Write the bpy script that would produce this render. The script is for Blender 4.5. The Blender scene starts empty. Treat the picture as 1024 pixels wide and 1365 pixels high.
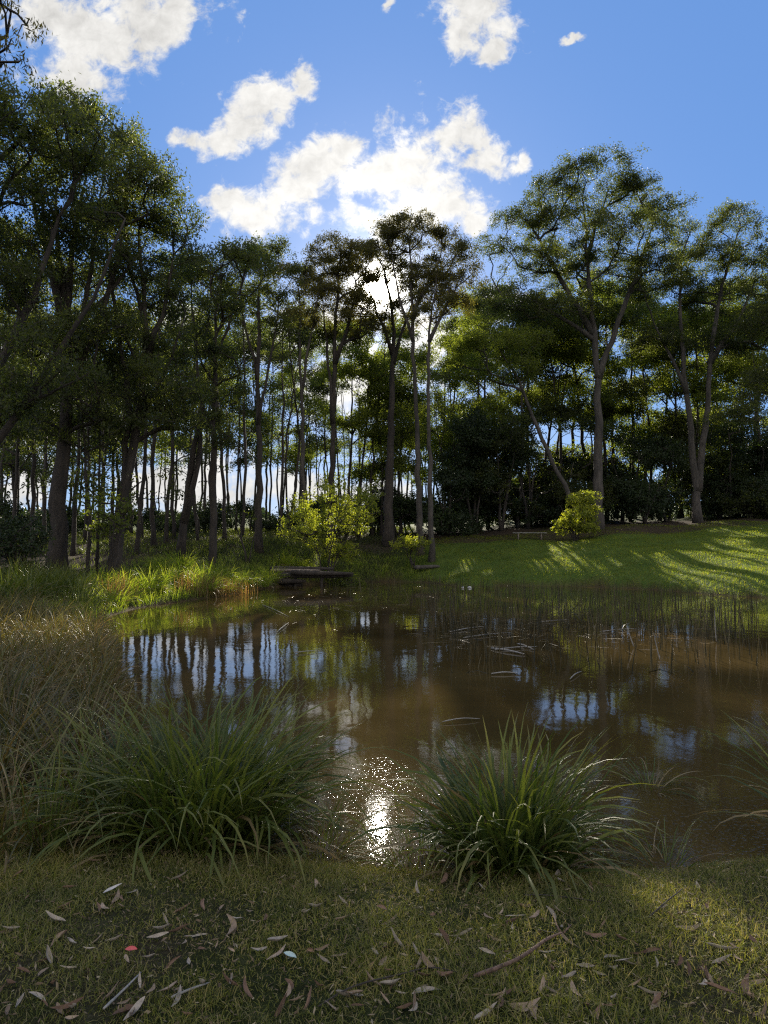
import bpy, math, numpy as np
R = math.radians
rng = np.random.default_rng(11)
sc = bpy.context.scene
C = sc.collection
# ------------------------------------------------------------------ camera
CAMZ, PITCH, FPX, CX, CY = 1.95, R(3.2), 946.0, 512.0, 682.5
cam = bpy.data.cameras.new('camera'); cam.sensor_fit = 'VERTICAL'; cam.sensor_height = 36
cam.lens = FPX/1365*36; cam.clip_start = .05; cam.clip_end = 6000
co = bpy.data.objects.new('camera', cam); C.objects.link(co)
co.location = (0, 0, CAMZ); co.rotation_euler = (math.pi/2+PITCH, 0, 0); sc.camera = co
sp, cp = math.sin(PITCH), math.cos(PITCH)
def ray(px, py):
    a, b = (px-CX)/FPX, (CY-py)/FPX
    return np.array([a, cp-sp*b, sp+cp*b])
def at(px, py, Y):
    d = ray(px, py); return np.array([0, 0, CAMZ])+d*(Y/d[1])
# ------------------------------------------------------------------ light
_s = ray(505, 385); _s /= np.linalg.norm(_s); SUN = _s
SEL, SAZ = math.asin(_s[2]), math.atan2(_s[0], _s[1])
sl = bpy.data.lights.new('sun', 'SUN'); sl.energy = 5.0; sl.angle = R(.5); sl.color = (1, .9, .74)
so = bpy.data.objects.new('sun', sl); C.objects.link(so)
so.rotation_euler = (math.pi/2-SEL, 0, math.pi-SAZ)
sc.view_settings.view_transform = 'Standard'; sc.view_settings.look = 'None'
sc.view_settings.gamma = 1; sc.view_settings.exposure = 0.95
cy = sc.cycles
cy.max_bounces = 6; cy.diffuse_bounces = 3; cy.glossy_bounces = 3; cy.transmission_bounces = 4
cy.transparent_max_bounces = 4; cy.caustics_reflective = False; cy.caustics_refractive = False
cy.use_denoising = False; cy.pixel_filter_type = 'BLACKMAN_HARRIS'; cy.filter_width = 1.25; cy.use_light_tree = False; cy.sample_clamp_indirect = 4
try: cy.denoiser = 'OPENIMAGEDENOISE'; cy.denoising_prefilter = 'ACCURATE'; cy.denoising_input_passes = 'RGB_ALBEDO_NORMAL'
except Exception: pass

W = bpy.data.worlds.new('World'); sc.world = W; W.use_nodes = True
nt = W.node_tree; nt.nodes.clear()
class NT:
    def __init__(s, nt): s.nt = nt
    def n(s, typ, _set=None, **inp):
        nd = s.nt.nodes.new(typ)
        for k, v in (_set or {}).items(): setattr(nd, k, v)
        for k, v in inp.items():
            key = int(k[1:]) if k[0] == 'i' and k[1:].isdigit() else k.replace('_', ' ')
            s.link(v, nd.inputs[key])
        return nd
    def link(s, v, sock):
        if isinstance(v, bpy.types.NodeSocket): s.nt.links.new(v, sock)
        elif isinstance(v, bpy.types.Node): s.nt.links.new(v.outputs[0], sock)
        else:
            if isinstance(v, tuple) and len(v) == 3 and sock.type == 'RGBA': v = v+(1,)
            sock.default_value = v
    def m(s, op, a, b=0.0, c=0.0, clamp=False):
        return s.n('ShaderNodeMath', {'operation': op, 'use_clamp': clamp}, i0=a, i1=b, i2=c).outputs[0]
    def ramp(s, fac, stops, interp='LINEAR'):
        nd = s.nt.nodes.new('ShaderNodeValToRGB'); cr = nd.color_ramp; cr.interpolation = interp
        while len(cr.elements) < len(stops): cr.elements.new(.5)
        for e, (p, c) in zip(cr.elements, stops):
            e.position = p; e.color = (c if isinstance(c, tuple) else (c, c, c))+(1,)
        s.link(fac, nd.inputs[0]); return nd.outputs[0]
    def mix(s, f, a, b, blend='MIX'):
        nd = s.nt.nodes.new('ShaderNodeMix'); nd.data_type = 'RGBA'; nd.blend_type = blend
        s.link(f, nd.inputs[0]); s.link(a, nd.inputs[6]); s.link(b, nd.inputs[7]); return nd.outputs[2]
    def noise(s, vec, scale, detail=2.0, rough=.5, dist=0.0, out=0):
        nd = s.n('ShaderNodeTexNoise', Vector=vec, Scale=scale, Detail=detail, Roughness=rough, Distortion=dist)
        return nd.outputs[out]
w = NT(nt)
sky = w.n('ShaderNodeTexSky', {'sky_type': 'NISHITA', 'sun_disc': False, 'sun_elevation': SEL, 'sun_rotation': SAZ,
                               'altitude': 100.0, 'air_density': 1.0, 'dust_density': 0.25, 'ozone_density': 3.0})
tc = w.n('ShaderNodeTexCoord').outputs['Generated']
sx = w.n('ShaderNodeSeparateXYZ', Vector=tc)
yy = w.m('MAXIMUM', sx.outputs[1], .02)
U = w.m('DIVIDE', sx.outputs[0], yy); V = w.m('DIVIDE', sx.outputs[2], yy)
uv = w.n('ShaderNodeCombineXYZ', X=U, Y=V, Z=0.0).outputs[0]
nz = w.noise(uv, 5.0, 3, .5, 0, 1); nz2 = w.noise(uv, 24.0, 4, .6, 0, 1)
wob = w.n('ShaderNodeVectorMath', {'operation': 'MULTIPLY_ADD'}, i0=nz, i1=(.10, .10, 0), i2=uv).outputs[0]
wob = w.n('ShaderNodeVectorMath', {'operation': 'MULTIPLY_ADD'}, i0=nz2, i1=(.035, .035, 0), i2=wob).outputs[0]
wob = w.n('ShaderNodeVectorMath', {'operation': 'ADD'}, i0=wob, i1=(-.0675, -.0675, 0)).outputs[0]
# each cloud: bearing/height of its centre, half sizes and tilt, as directions in the sky
clouds = [(120,40,105,60,0),(190,15,85,45,0),(95,95,50,34,20),(60,15,60,60,0),(235,10,35,40,0),
          (630,22,48,48,0),(612,60,26,26,0),(645,70,20,20,0),(516,18,8,14,0),
          (345,130,42,32,-30),(300,185,38,26,-10),(325,165,45,30,-30),(400,105,16,24,0),(265,180,22,18,0),
          (360,282,48,34,0),(425,215,40,48,-40),(400,250,45,40,-30),(455,180,26,22,0),(318,262,20,18,0),
          (545,225,78,58,0),(500,240,55,42,0),(610,175,34,30,-50),(645,205,44,22,0),(692,208,20,12,-60),(575,270,66,34,0),
          (490,302,40,22,0),(625,292,24,16,0),(222,240,9,15,30),(765,42,12,5,0),
          (430,450,85,38,0),(590,455,75,34,0),(655,405,40,20,0),(470,520,100,40,0),(60,560,130,40,0),(250,640,90,50,0),
          (20,470,60,25,20),(930,440,60,20,0),(470,655,110,22,0),(20,630,60,30,0),(240,430,35,25,0),(330,460,40,30,0)]
dmin = None
for (px, py, rx, ry, ang) in clouds:
    d = ray(px, py)
    mp = w.n('ShaderNodeMapping', {'vector_type': 'TEXTURE'}, Vector=wob, Location=(d[0]/d[1], d[2]/d[1], 0),
             Rotation=(0, 0, R(-ang)), Scale=(rx/FPX*1.28, ry/FPX*1.28, 1))
    ln = w.n('ShaderNodeVectorMath', {'operation': 'LENGTH'}, i0=mp.outputs[0]).outputs['Value']
    dmin = ln if dmin is None else w.n('ShaderNodeMath', {'operation': 'SMOOTH_MIN'}, i0=dmin, i1=ln, i2=.12).outputs[0]
f1 = w.noise(uv, 17.0, 8, .62, .3)
f2 = w.noise(uv, 7.0, 4, .55, .2); f3 = w.noise(uv, 46.0, 6, .65, .5)
fb = w.m('ADD', w.m('MULTIPLY', w.m('SUBTRACT', f1, .5), 2.3), w.m('MULTIPLY', w.m('SUBTRACT', f2, .5), .9))
fb = w.m('ADD', fb, w.m('MULTIPLY', w.m('SUBTRACT', f3, .5), 1.3))
dens = w.m('ADD', w.m('SUBTRACT', 1.0, dmin), fb)
alpha = w.n('ShaderNodeMapRange', {'interpolation_type': 'SMOOTHSTEP'}, Value=dens, i1=-.12, i2=.60, i3=0.0, i4=1.0).outputs[0]
# angle from the sun
dotp = w.n('ShaderNodeVectorMath', {'operation': 'DOT_PRODUCT'}, i0=w.n('ShaderNodeVectorMath', {'operation': 'NORMALIZE'}, i0=tc).outputs[0], i1=tuple(SUN)).outputs['Value']
ang = w.m('ARCCOSINE', w.m('MINIMUM', dotp, .99999))
g1 = w.m('EXPONENT', w.m('MULTIPLY', ang, -14.0)); g2 = w.m('EXPONENT', w.m('MULTIPLY', ang, -4.0))
cshade = w.m('ADD', .12, w.m('MULTIPLY', w.m('ADD', w.m('MULTIPLY', w.noise(uv, 13.0, 6, .6), .6), w.m('MULTIPLY', f3, .4)), .85))
cshade = w.m('ADD', cshade, w.m('MULTIPLY', g2, .30))
ccol = w.n('ShaderNodeVectorMath', {'operation': 'SCALE'}, i0=(1.0, .985, .95), Scale=cshade).outputs[0]
bsky = w.n('ShaderNodeBackground', Color=w.mix(.72, sky.outputs[0], (1.0, 2.4, 5.8)), Strength=.072)
bcl = w.n('ShaderNodeBackground', Color=ccol, Strength=.70)
# unseen bright cloud behind the viewer, added as fill to lift the shade
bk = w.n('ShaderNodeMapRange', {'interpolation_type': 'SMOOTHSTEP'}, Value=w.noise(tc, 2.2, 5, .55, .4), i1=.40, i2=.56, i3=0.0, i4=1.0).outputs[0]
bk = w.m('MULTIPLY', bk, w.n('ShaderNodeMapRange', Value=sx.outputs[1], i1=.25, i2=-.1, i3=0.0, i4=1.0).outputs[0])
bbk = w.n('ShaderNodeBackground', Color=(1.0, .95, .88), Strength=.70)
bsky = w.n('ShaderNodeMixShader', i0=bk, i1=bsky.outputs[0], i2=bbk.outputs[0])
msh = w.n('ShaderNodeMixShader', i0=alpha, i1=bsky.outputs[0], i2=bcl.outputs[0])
core = w.m('EXPONENT', w.m('MULTIPLY', ang, -130.0))
gmid = w.m('MULTIPLY', w.m('EXPONENT', w.m('MULTIPLY', ang, -42.0)), 1.8)
gl = w.m('ADD', gmid, w.m('ADD', w.m('MULTIPLY', g1, .26), w.m('MULTIPLY', core, 90.0)))
bgl = w.n('ShaderNodeBackground', Color=(1, .93, .78), Strength=gl)
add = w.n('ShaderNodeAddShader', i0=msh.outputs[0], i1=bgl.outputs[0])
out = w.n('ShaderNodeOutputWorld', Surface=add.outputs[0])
W.cycles.sampling_method = 'MANUAL'; W.cycles.sample_map_resolution = 512

# ------------------------------------------------------------------ helpers
def tag(o, label=None, cat=None, group=None, kind=None):
    if label: o['label'] = label
    if cat: o['category'] = cat
    if group: o['group'] = group
    if kind: o['kind'] = kind
    return o
def mesh_obj(name, V, F, mat, parent=None, loc=None, smooth=False, attrs=None):
    """V (n,3) world coords, F list of (m,k) int arrays"""
    V = np.asarray(V, dtype=np.float32)
    if loc is not None: V = V-np.asarray(loc, dtype=np.float32)
    me = bpy.data.meshes.new(name)
    F = [np.asarray(f) for f in F if len(f)]
    me.vertices.add(len(V)); me.vertices.foreach_set('co', V.ravel())
    li = np.concatenate([f.ravel() for f in F]).astype(np.int32)
    tot = np.concatenate([np.full(len(f), f.shape[1], np.int32) for f in F])
    st = np.concatenate([[0], np.cumsum(tot)[:-1]]).astype(np.int32)
    me.loops.add(len(li)); me.loops.foreach_set('vertex_index', li)
    me.polygons.add(len(tot)); me.polygons.foreach_set('loop_start', st)
    for k, v in (attrs or {}).items():
        a = me.attributes.new(k, 'FLOAT', 'POINT'); a.data.foreach_set('value', np.asarray(v, np.float32))
    if smooth: me.polygons.foreach_set('use_smooth', np.ones(len(tot), bool))
    me.update(calc_edges=True)
    if mat: me.materials.append(mat)
    o = bpy.data.objects.new(name, me); C.objects.link(o)
    if parent is not None: o.parent = parent
    elif loc is not None: o.location = loc
    return o
def empty(name, loc):
    e = bpy.data.objects.new(name, None); C.objects.link(e); e.location = [float(v) for v in loc]; e.empty_display_size = .3
    return e
class MB:
    def __init__(s): s.V, s.F, s.n, s.A = [], [], 0, []
    def add(s, V, F, A=None):
        s.V.append(V); s.F.append(F+s.n); s.n += len(V); s.A.append(np.zeros(len(V)) if A is None else A)
    def build(s, name, mat, parent=None, loc=None, smooth=False, attr=False):
        by = {}
        for f in s.F: by.setdefault(f.shape[1], []).append(f)
        return mesh_obj(name, np.concatenate(s.V), [np.concatenate(v) for v in by.values()], mat, parent, loc, smooth,
                        {'tip': np.concatenate(s.A)} if attr else None)
def tube(P, rad, n=6, lump=0.0, cap=True):
    P = np.asarray(P, float); rad = np.asarray(rad, float); m = len(P)
    T = np.gradient(P, axis=0); T /= np.linalg.norm(T, axis=1)[:, None]+1e-9
    ref = np.array([1., 0, 0]) if abs(T[0][0]) < .8 else np.array([0, 1., 0])
    A = np.cross(T, ref); A /= np.linalg.norm(A, axis=1)[:, None]; B = np.cross(T, A)
    th = np.linspace(0, 2*np.pi, n, endpoint=False)
    rr = rad[:, None]*(1+lump*rng.standard_normal((m, n)))
    V = P[:, None, :]+rr[..., None]*(np.cos(th)[None, :, None]*A[:, None, :]+np.sin(th)[None, :, None]*B[:, None, :])
    V = V.reshape(-1, 3)
    i = np.arange(m-1)[:, None]*n; j = np.arange(n)[None, :]; k = (j+1) % n
    F = np.stack([i+j, i+k, i+n+k, i+n+j], -1).reshape(-1, 4)
    if cap:
        V = np.concatenate([V, P[:1], P[-1:]]); a, b = m*n, m*n+1
        jj = np.arange(n); kk = (jj+1) % n
        F2 = np.concatenate([np.stack([kk, jj, np.full(n, a), np.full(n, a)], -1), np.stack([(m-1)*n+jj, (m-1)*n+kk, np.full(n, b), np.full(n, b)], -1)])
        return V, F, F2[:, :3]
    return V, F, None
def add_tube(mb, P, rad, n=6, lump=0.0, cap=True):
    V, F, F3 = tube(P, rad, n, lump, cap); base = mb.n
    mb.V.append(V); mb.F.append(F+base); mb.n += len(V); mb.A.append(np.zeros(len(V)))
    if F3 is not None: mb.F.append(F3+base)
def blades(pos, az, th0, bend, length, width, S=6, pw=1.4, twist=0.0, fold=0.0, sway=0.0, taper=2.4):
    """curved tapering leaf blades; th0 elevation angle at the base, bend total drop of the angle"""
    N = len(pos); s = np.linspace(0, 1, S+1)
    el = th0[:, None]-bend[:, None]*s[None, :]**pw
    azs = az[:, None]+sway*rng.standard_normal((N, 1))*s[None, :]**2
    d = np.stack([np.cos(el)*np.cos(azs), np.cos(el)*np.sin(azs), np.sin(el)], -1)
    st = (length[:, None, None]/S)*d
    P = pos[:, None, :]+np.concatenate([np.zeros((N, 1, 3)), np.cumsum(.5*(st[:, :-1]+st[:, 1:]), 1)], 1)
    tw = (rng.uniform(-1, 1, N)*twist)[:, None]+rng.uniform(-1, 1, N)[:, None]*twist*s[None, :]
    side = np.stack([-np.sin(azs), np.cos(azs), np.zeros_like(azs)], -1)
    nrm = np.cross(d, side)
    sd = side*np.cos(tw)[..., None]+nrm*np.sin(tw)[..., None]
    wd = width[:, None]*.5*np.clip(1-s**taper, 0.03, 1)[None, :]*(.55+.45*np.minimum(1, s*4))[None, :]
    L, Rr = P-sd*wd[..., None], P+sd*wd[..., None]
    if fold: # a shallow V section
        M = P-np.cross(d, sd)*wd[..., None]*fold
        Vv = np.stack([L, M, Rr], 2).reshape(-1, 3); c = 3
    else:
        Vv = np.stack([L, Rr], 2).reshape(-1, 3); c = 2
    b = np.arange(N)[:, None]*(S+1)*c+np.arange(S)[None, :]*c
    Fs = [np.stack([b+q, b+q+1, b+q+1+c, b+q+c], -1).reshape(-1, 4) for q in range(c-1)]
    return Vv, np.concatenate(Fs), np.repeat(np.tile(s, N), c)

# ------------------------------------------------------------------ terrain
shore = np.array([(-1.7,4.95),(-1.0,4.75),(-.4,4.55),(.1,4.42),(.6,4.42),(1.3,4.42),(2.0,4.5),(2.8,4.8),(4.2,5.5),(7,7.2),(11,10.5),(16,17),(19,24),(17.2,29),(15.4,31.5),
    (14.4,35),(12.6,39.5),(8.3,41.3),(5,40),(3.4,41.5),(3.2,45),(0.6,46.5),(-2.2,45.5),(-4.6,42.5),(-6.4,38.5),(-6.6,34.2),(-7.6,29),(-8.6,25),(-8.1,20.5),(-6.9,17.3),(-5.3,13.6),(-3.9,10.4),(-2.8,7.6),(-2.1,5.7)])
def _chaikin(P, k=2):
    for _ in range(k):
        Q = np.roll(P, -1, 0); P = np.stack([.75*P+.25*Q, .25*P+.75*Q], 1).reshape(-1, 2)
    return P
shore_s = _chaikin(shore)
def sdist(x, y):
    """signed distance to the pond's edge, positive on land"""
    x = np.atleast_1d(x).astype(float); y = np.atleast_1d(y).astype(float)
    best = np.full(x.shape, 1e9); ins = np.zeros(x.shape, bool)
    Q = np.roll(shore_s, -1, 0)
    for (ax, ay), (bx, by) in zip(shore_s, Q):
        ex, ey = bx-ax, by-ay
        t = np.clip(((x-ax)*ex+(y-ay)*ey)/(ex*ex+ey*ey), 0, 1)
        best = np.minimum(best, (x-ax-t*ex)**2+(y-ay-t*ey)**2)
        if by != ay: ins ^= ((ay > y) != (by > y)) & (x < ex*(y-ay)/(by-ay)+ax)
    d = np.sqrt(best); return np.where(ins, -d, d)
_cols = np.array([-400, 0, 200, 350, 512, 640, 700, 850, 1024, 1500.])
_Y = np.array([0, 8, 20, 30, 36, 40, 45, 50, 55, 60, 80, 150, 400, 5000.])
_Z = np.array([
 [.35,.35,.6,1.2,1.8,2.1,2.4,2.6,2.7,2.9,4.0,9.0,11,60],
 [.35,.35,.55,1.1,1.7,2.0,2.4,2.6,2.7,2.9,4.0,9.0,11,60],
 [.35,.35,.4,.7,1.5,2.0,2.6,3.0,3.1,3.2,4.2,9.0,11,60],
 [.35,.35,.3,.4,.7,1.4,2.4,3.0,3.2,3.4,4.4,9.0,11,60],
 [.35,.35,.3,.3,.3,.4,.7,1.7,2.6,3.2,4.6,7.4,12,60],
 [.35,.35,.3,.3,.3,.4,1.0,2.0,2.9,3.6,5.2,9,13,60],
 [.35,.35,.3,.3,.4,.7,1.5,2.4,3.2,3.9,5.6,10,14,60],
 [.35,.35,.3,.4,.8,1.3,2.2,3.1,3.8,4.4,6.0,11,15,60],
 [.35,.35,.3,.7,1.3,1.9,2.8,3.6,4.2,4.7,6.4,11,15,60],
 [.35,.35,.4,1.0,1.7,2.2,3.0,3.8,4.4,5.0,6.6,11,15,60]])
def height(x, y):
    x = np.atleast_1d(x).astype(float); y = np.atleast_1d(y).astype(float)
    yc = np.clip(y, 0, 4999); u = np.clip(512+946*x/np.maximum(y, 6.), -400, 1499)
    ci = np.clip(np.searchsorted(_cols, u, 'right')-1, 0, len(_cols)-2); yi = np.clip(np.searchsorted(_Y, yc, 'right')-1, 0, len(_Y)-2)
    fu = (u-_cols[ci])/(_cols[ci+1]-_cols[ci]); fy = (yc-_Y[yi])/(_Y[yi+1]-_Y[yi]); fu = fu*fu*(3-2*fu)
    z = (_Z[ci, yi]*(1-fu)+_Z[ci+1, yi]*fu)*(1-fy)+(_Z[ci, yi+1]*(1-fu)+_Z[ci+1, yi+1]*fu)*fy
    z = z+.035*np.sin(1.9*x+.7*y)*np.sin(1.3*y-1.1*x)+.012*np.sin(7*x+3*y)*np.sin(6*y)+np.where(y > 25, .10*np.sin(.9*x+2)*np.sin(.7*y), 0)
    d = sdist(x, y)
    Ls = np.where(y < 8, .8, 1.5)
    return np.where(d > 0, z*(1-np.exp(-np.maximum(d, 0)/Ls)), -.9*(1-np.exp(np.minimum(d, 0)/1.4)))
def gz(x, y): return float(height(x, y)[0])
def gpt(px, Y):
    x = (px-CX)/FPX*Y/cp; x = (px-CX)/FPX*Y   # bearing
    return np.array([x, Y, gz(x, Y)])
def hit(px, py):
    """where the line of sight meets the ground"""
    d = ray(px, py); t = np.linspace(1.5, 200, 4000); P = np.array([0, 0, CAMZ])+t[:, None]*d
    h = np.maximum(height(P[:, 0], P[:, 1]), 0); k = np.argmax(P[:, 2] < h); return P[k]

# ------------------------------------------------------------------ materials
def material(name):
    m = bpy.data.materials.new(name); m.use_nodes = True; m.node_tree.nodes.clear(); return m, NT(m.node_tree)
def finish(n, sh): n.n('ShaderNodeOutputMaterial', Surface=sh)
def leaf_mat(name, cols, transl=.4, rough=.55, tcol=None, tip=None, spec=.3, big=.25, tstr=1.6):
    """leaf colour varies from leaf to leaf and from bough to bough"""
    m, n = material(name)
    g = n.n('ShaderNodeNewGeometry'); rnd = g.outputs['Random Per Island']
    k = len(cols); stops = [(i/(k-1), c) for i, c in enumerate(cols)]
    col = n.ramp(rnd, stops)
    bn = n.noise(g.outputs['Position'], big, 2)
    col = n.mix(1.0, col, n.ramp(bn, [(.3, (.72, .76, .74)), (.7, (1.3, 1.22, 1.0))]), 'MULTIPLY')
    if tip is not None:
        a = n.n('ShaderNodeAttribute', {'attribute_name': 'tip'}).outputs['Fac']
        f = n.m('MULTIPLY', n.m('POWER', a, tip[1]), n.ramp(rnd, [(.1, 0.0), (tip[2], 1.0)]))
        col = n.mix(f, col, tip[0])
    p = n.n('ShaderNodeBsdfPrincipled', Base_Color=col, Roughness=rough); p.inputs['Specular IOR Level'].default_value = spec
    tc_ = n.mix(1.0, col, tcol or (1.9*tstr/1.6, 2.0*tstr/1.6, .7*tstr/1.6), 'MULTIPLY')
    t = n.n('ShaderNodeBsdfTranslucent', Color=tc_)
    finish(n, n.n('ShaderNodeMixShader', i0=transl, i1=p.outputs[0], i2=t.outputs[0]).outputs[0]); return m
def bark_mat(name, a, b, scale=6.0):
    m, n = material(name)
    g = n.n('ShaderNodeNewGeometry').outputs['Position']
    mp = n.n('ShaderNodeMapping', Vector=g, Scale=(1, 1, .18)).outputs[0]
    f = n.noise(mp, scale, 6, .65, .4); f2 = n.noise(g, .6, 3)
    col = n.ramp(f, [(.3, a), (.62, b)]); col = n.mix(n.ramp(f2, [(.4, 0.0), (.7, .6)]), col, tuple(.5*q for q in a))
    bmp = n.n('ShaderNodeBump', Strength=.9, Distance=.03, Height=f)
    p = n.n('ShaderNodeBsdfPrincipled', Base_Color=col, Roughness=.9, Normal=bmp.outputs[0])
    finish(n, p.outputs[0]); return m
M = {}
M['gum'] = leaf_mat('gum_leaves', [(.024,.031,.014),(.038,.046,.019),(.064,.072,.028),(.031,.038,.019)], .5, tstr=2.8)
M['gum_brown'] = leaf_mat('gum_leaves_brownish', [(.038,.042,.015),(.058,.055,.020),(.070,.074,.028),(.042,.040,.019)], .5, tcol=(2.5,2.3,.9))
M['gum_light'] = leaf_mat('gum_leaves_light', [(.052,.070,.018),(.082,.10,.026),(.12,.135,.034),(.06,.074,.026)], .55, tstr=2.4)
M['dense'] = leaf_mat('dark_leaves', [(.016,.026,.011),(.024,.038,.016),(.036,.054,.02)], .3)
M['bright'] = leaf_mat('yellow_green_leaves', [(.11,.14,.028),(.20,.23,.045),(.30,.30,.055),(.07,.095,.03)], .5)
M['tussock'] = leaf_mat('tussock_blades', [(.040,.060,.018),(.065,.092,.024),(.11,.135,.035),(.05,.072,.024)], .3, rough=.5, tip=((.16,.14,.05), 3.0, .9), spec=.22, big=1.5)
M['drygrass'] = leaf_mat('dry_blades', [(.16,.12,.06),(.24,.19,.11),(.10,.07,.035),(.30,.25,.16)], .3, tcol=(1.3,1.1,.7), rough=.45)
M['redsedge'] = leaf_mat('red_brown_sedge', [(.03,.045,.014),(.09,.058,.024),(.045,.06,.018),(.14,.088,.038),(.045,.068,.018),(.06,.085,.022),(.20,.13,.07)], .35, tcol=(1.6,1.5,.6), tip=((.21,.17,.09), 2.5, .8), rough=.45)
M['bank'] = leaf_mat('bank_grass_blades', [(.10,.16,.02),(.16,.22,.03),(.22,.26,.045),(.09,.15,.03)], .5, tip=((.34,.32,.08), 2.0, .8))
M['orange'] = leaf_mat('orange_reeds', [(.20,.13,.07),(.26,.17,.09),(.16,.13,.05),(.13,.15,.05)], .4, tcol=(1.5,1.1,.6))
M['reed'] = leaf_mat('reed_stems', [(.014,.015,.008),(.025,.024,.011),(.04,.034,.018),(.10,.085,.05)], .06, tcol=(1.2,1.1,.7))
M['lawnblade'] = leaf_mat('lawn_blades', [(.05,.07,.014),(.08,.105,.018),(.12,.14,.024),(.13,.11,.03)], .6, big=.6, tstr=2.6)
M['neargrass'] = leaf_mat('near_grass_blades', [(.065,.078,.021),(.125,.135,.033),(.18,.185,.046),(.32,.26,.15),(.09,.10,.026),(.15,.165,.042),(.26,.20,.11)], .4, big=2.2, spec=.2)
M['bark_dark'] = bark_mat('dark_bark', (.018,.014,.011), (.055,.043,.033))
M['bark_grey'] = bark_mat('grey_bark', (.032,.027,.022), (.095,.08,.066))
M['bark_pale'] = bark_mat('pale_bark', (.16,.14,.115), (.34,.31,.27))
M['deadwood'] = bark_mat('weathered_wood', (.10,.075,.055), (.26,.21,.16), 14)
M['redwood'] = bark_mat('reddish_dead_wood', (.07,.04,.028), (.21,.13,.09), 30)
M['plank'] = bark_mat('grey_planks', (.16,.15,.13), (.32,.30,.27), 9)

def ground_mat():
    m, n = material('ground')
    g = n.n('ShaderNodeNewGeometry').outputs['Position']
    at_ = lambda k: n.n('ShaderNodeAttribute', {'attribute_name': k}).outputs['Fac']
    f1 = n.noise(g, 9.0, 8, .65); f2 = n.noise(g, .9, 4, .6); f3 = n.noise(g, 45.0, 5, .6)
    grass = n.ramp(f1, [(.3, (.014,.016,.007)), (.55, (.03,.036,.012)), (.75, (.06,.06,.028))])
    litter = n.ramp(f3, [(.3, (.022,.016,.010)), (.5, (.045,.034,.023)), (.68, (.10,.078,.058))])
    lawn = n.ramp(f2, [(.3, (.045,.085,.018)), (.7, (.085,.125,.026))])
    lawn = n.mix(n.ramp(f1, [(.45, 0.0), (.75, .55)]), lawn, (.11,.09,.04))
    mud = n.ramp(f1, [(.3, (.045,.03,.017)), (.7, (.10,.068,.036))])
    edge = n.m('ADD', at_('litter'), n.m('MULTIPLY', n.m('SUBTRACT', f2, .5), .9))
    base = n.mix(at_('lawn'), grass, lawn)
    base = n.mix(n.ramp(edge, [(.35, 0.0), (.6, 1.0)]), base, litter)
    base = n.mix(at_('mud'), base, mud)
    bmp = n.n('ShaderNodeBump', Strength=.8, Distance=.05, Height=n.m('ADD', f1, n.m('MULTIPLY', f3, .35)))
    p = n.n('ShaderNodeBsdfPrincipled', Base_Color=base, Roughness=.92, Normal=bmp.outputs[0]); p.inputs['Specular IOR Level'].default_value = .04
    finish(n, p.outputs[0]); return m
M['ground'] = ground_mat()
def water_mat():
    m, n = material('pond_water')
    g = n.n('ShaderNodeNewGeometry').outputs['Position']
    mp = n.n('ShaderNodeMapping', Vector=g, Scale=(1.0, .55, 1)).outputs[0]
    a = n.noise(mp, 1.6, 3, .5); b = n.noise(mp, 9.0, 3, .55)
    patch = n.ramp(n.noise(g, .30, 3, .5), [(.35, .25), (.65, 1.0)])
    c = n.noise(g, 38.0, 2, .5)
    h = n.m('ADD', n.m('MULTIPLY', a, .014), n.m('MULTIPLY', n.m('ADD', n.m('MULTIPLY', b, .0017), n.m('MULTIPLY', c, .0011)), patch))
    nearr = n.ramp(n.m('MULTIPLY', n.n('ShaderNodeSeparateXYZ', Vector=g).outputs[1], .1), [(.50, 1.0), (.72, 0.0)])
    h = n.m('ADD', h, n.m('MULTIPLY', n.m('MULTIPLY', n.noise(g, 22.0, 3, .6), nearr), .0016))
    spk = n.ramp(n.noise(g, 30.0, 2, .5), [(.56, 0.0), (.74, 1.0)])
    h = n.m('ADD', h, n.m('MULTIPLY', n.m('MULTIPLY', spk, nearr), .0052))
    bmp = n.n('ShaderNodeBump', Strength=.32, Distance=1.0, Height=h)
    mc = n.ramp(n.noise(g, .25, 4, .6), [(.35, (.040,.028,.010)), (.65, (.078,.053,.019))])
    p = n.n('ShaderNodeBsdfPrincipled', Base_Color=mc, Roughness=.015, IOR=1.333, Normal=bmp.outputs[0])
    p.inputs['Specular IOR Level'].default_value = .5
    finish(n, p.outputs[0]); return m
M['water'] = water_mat()

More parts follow.
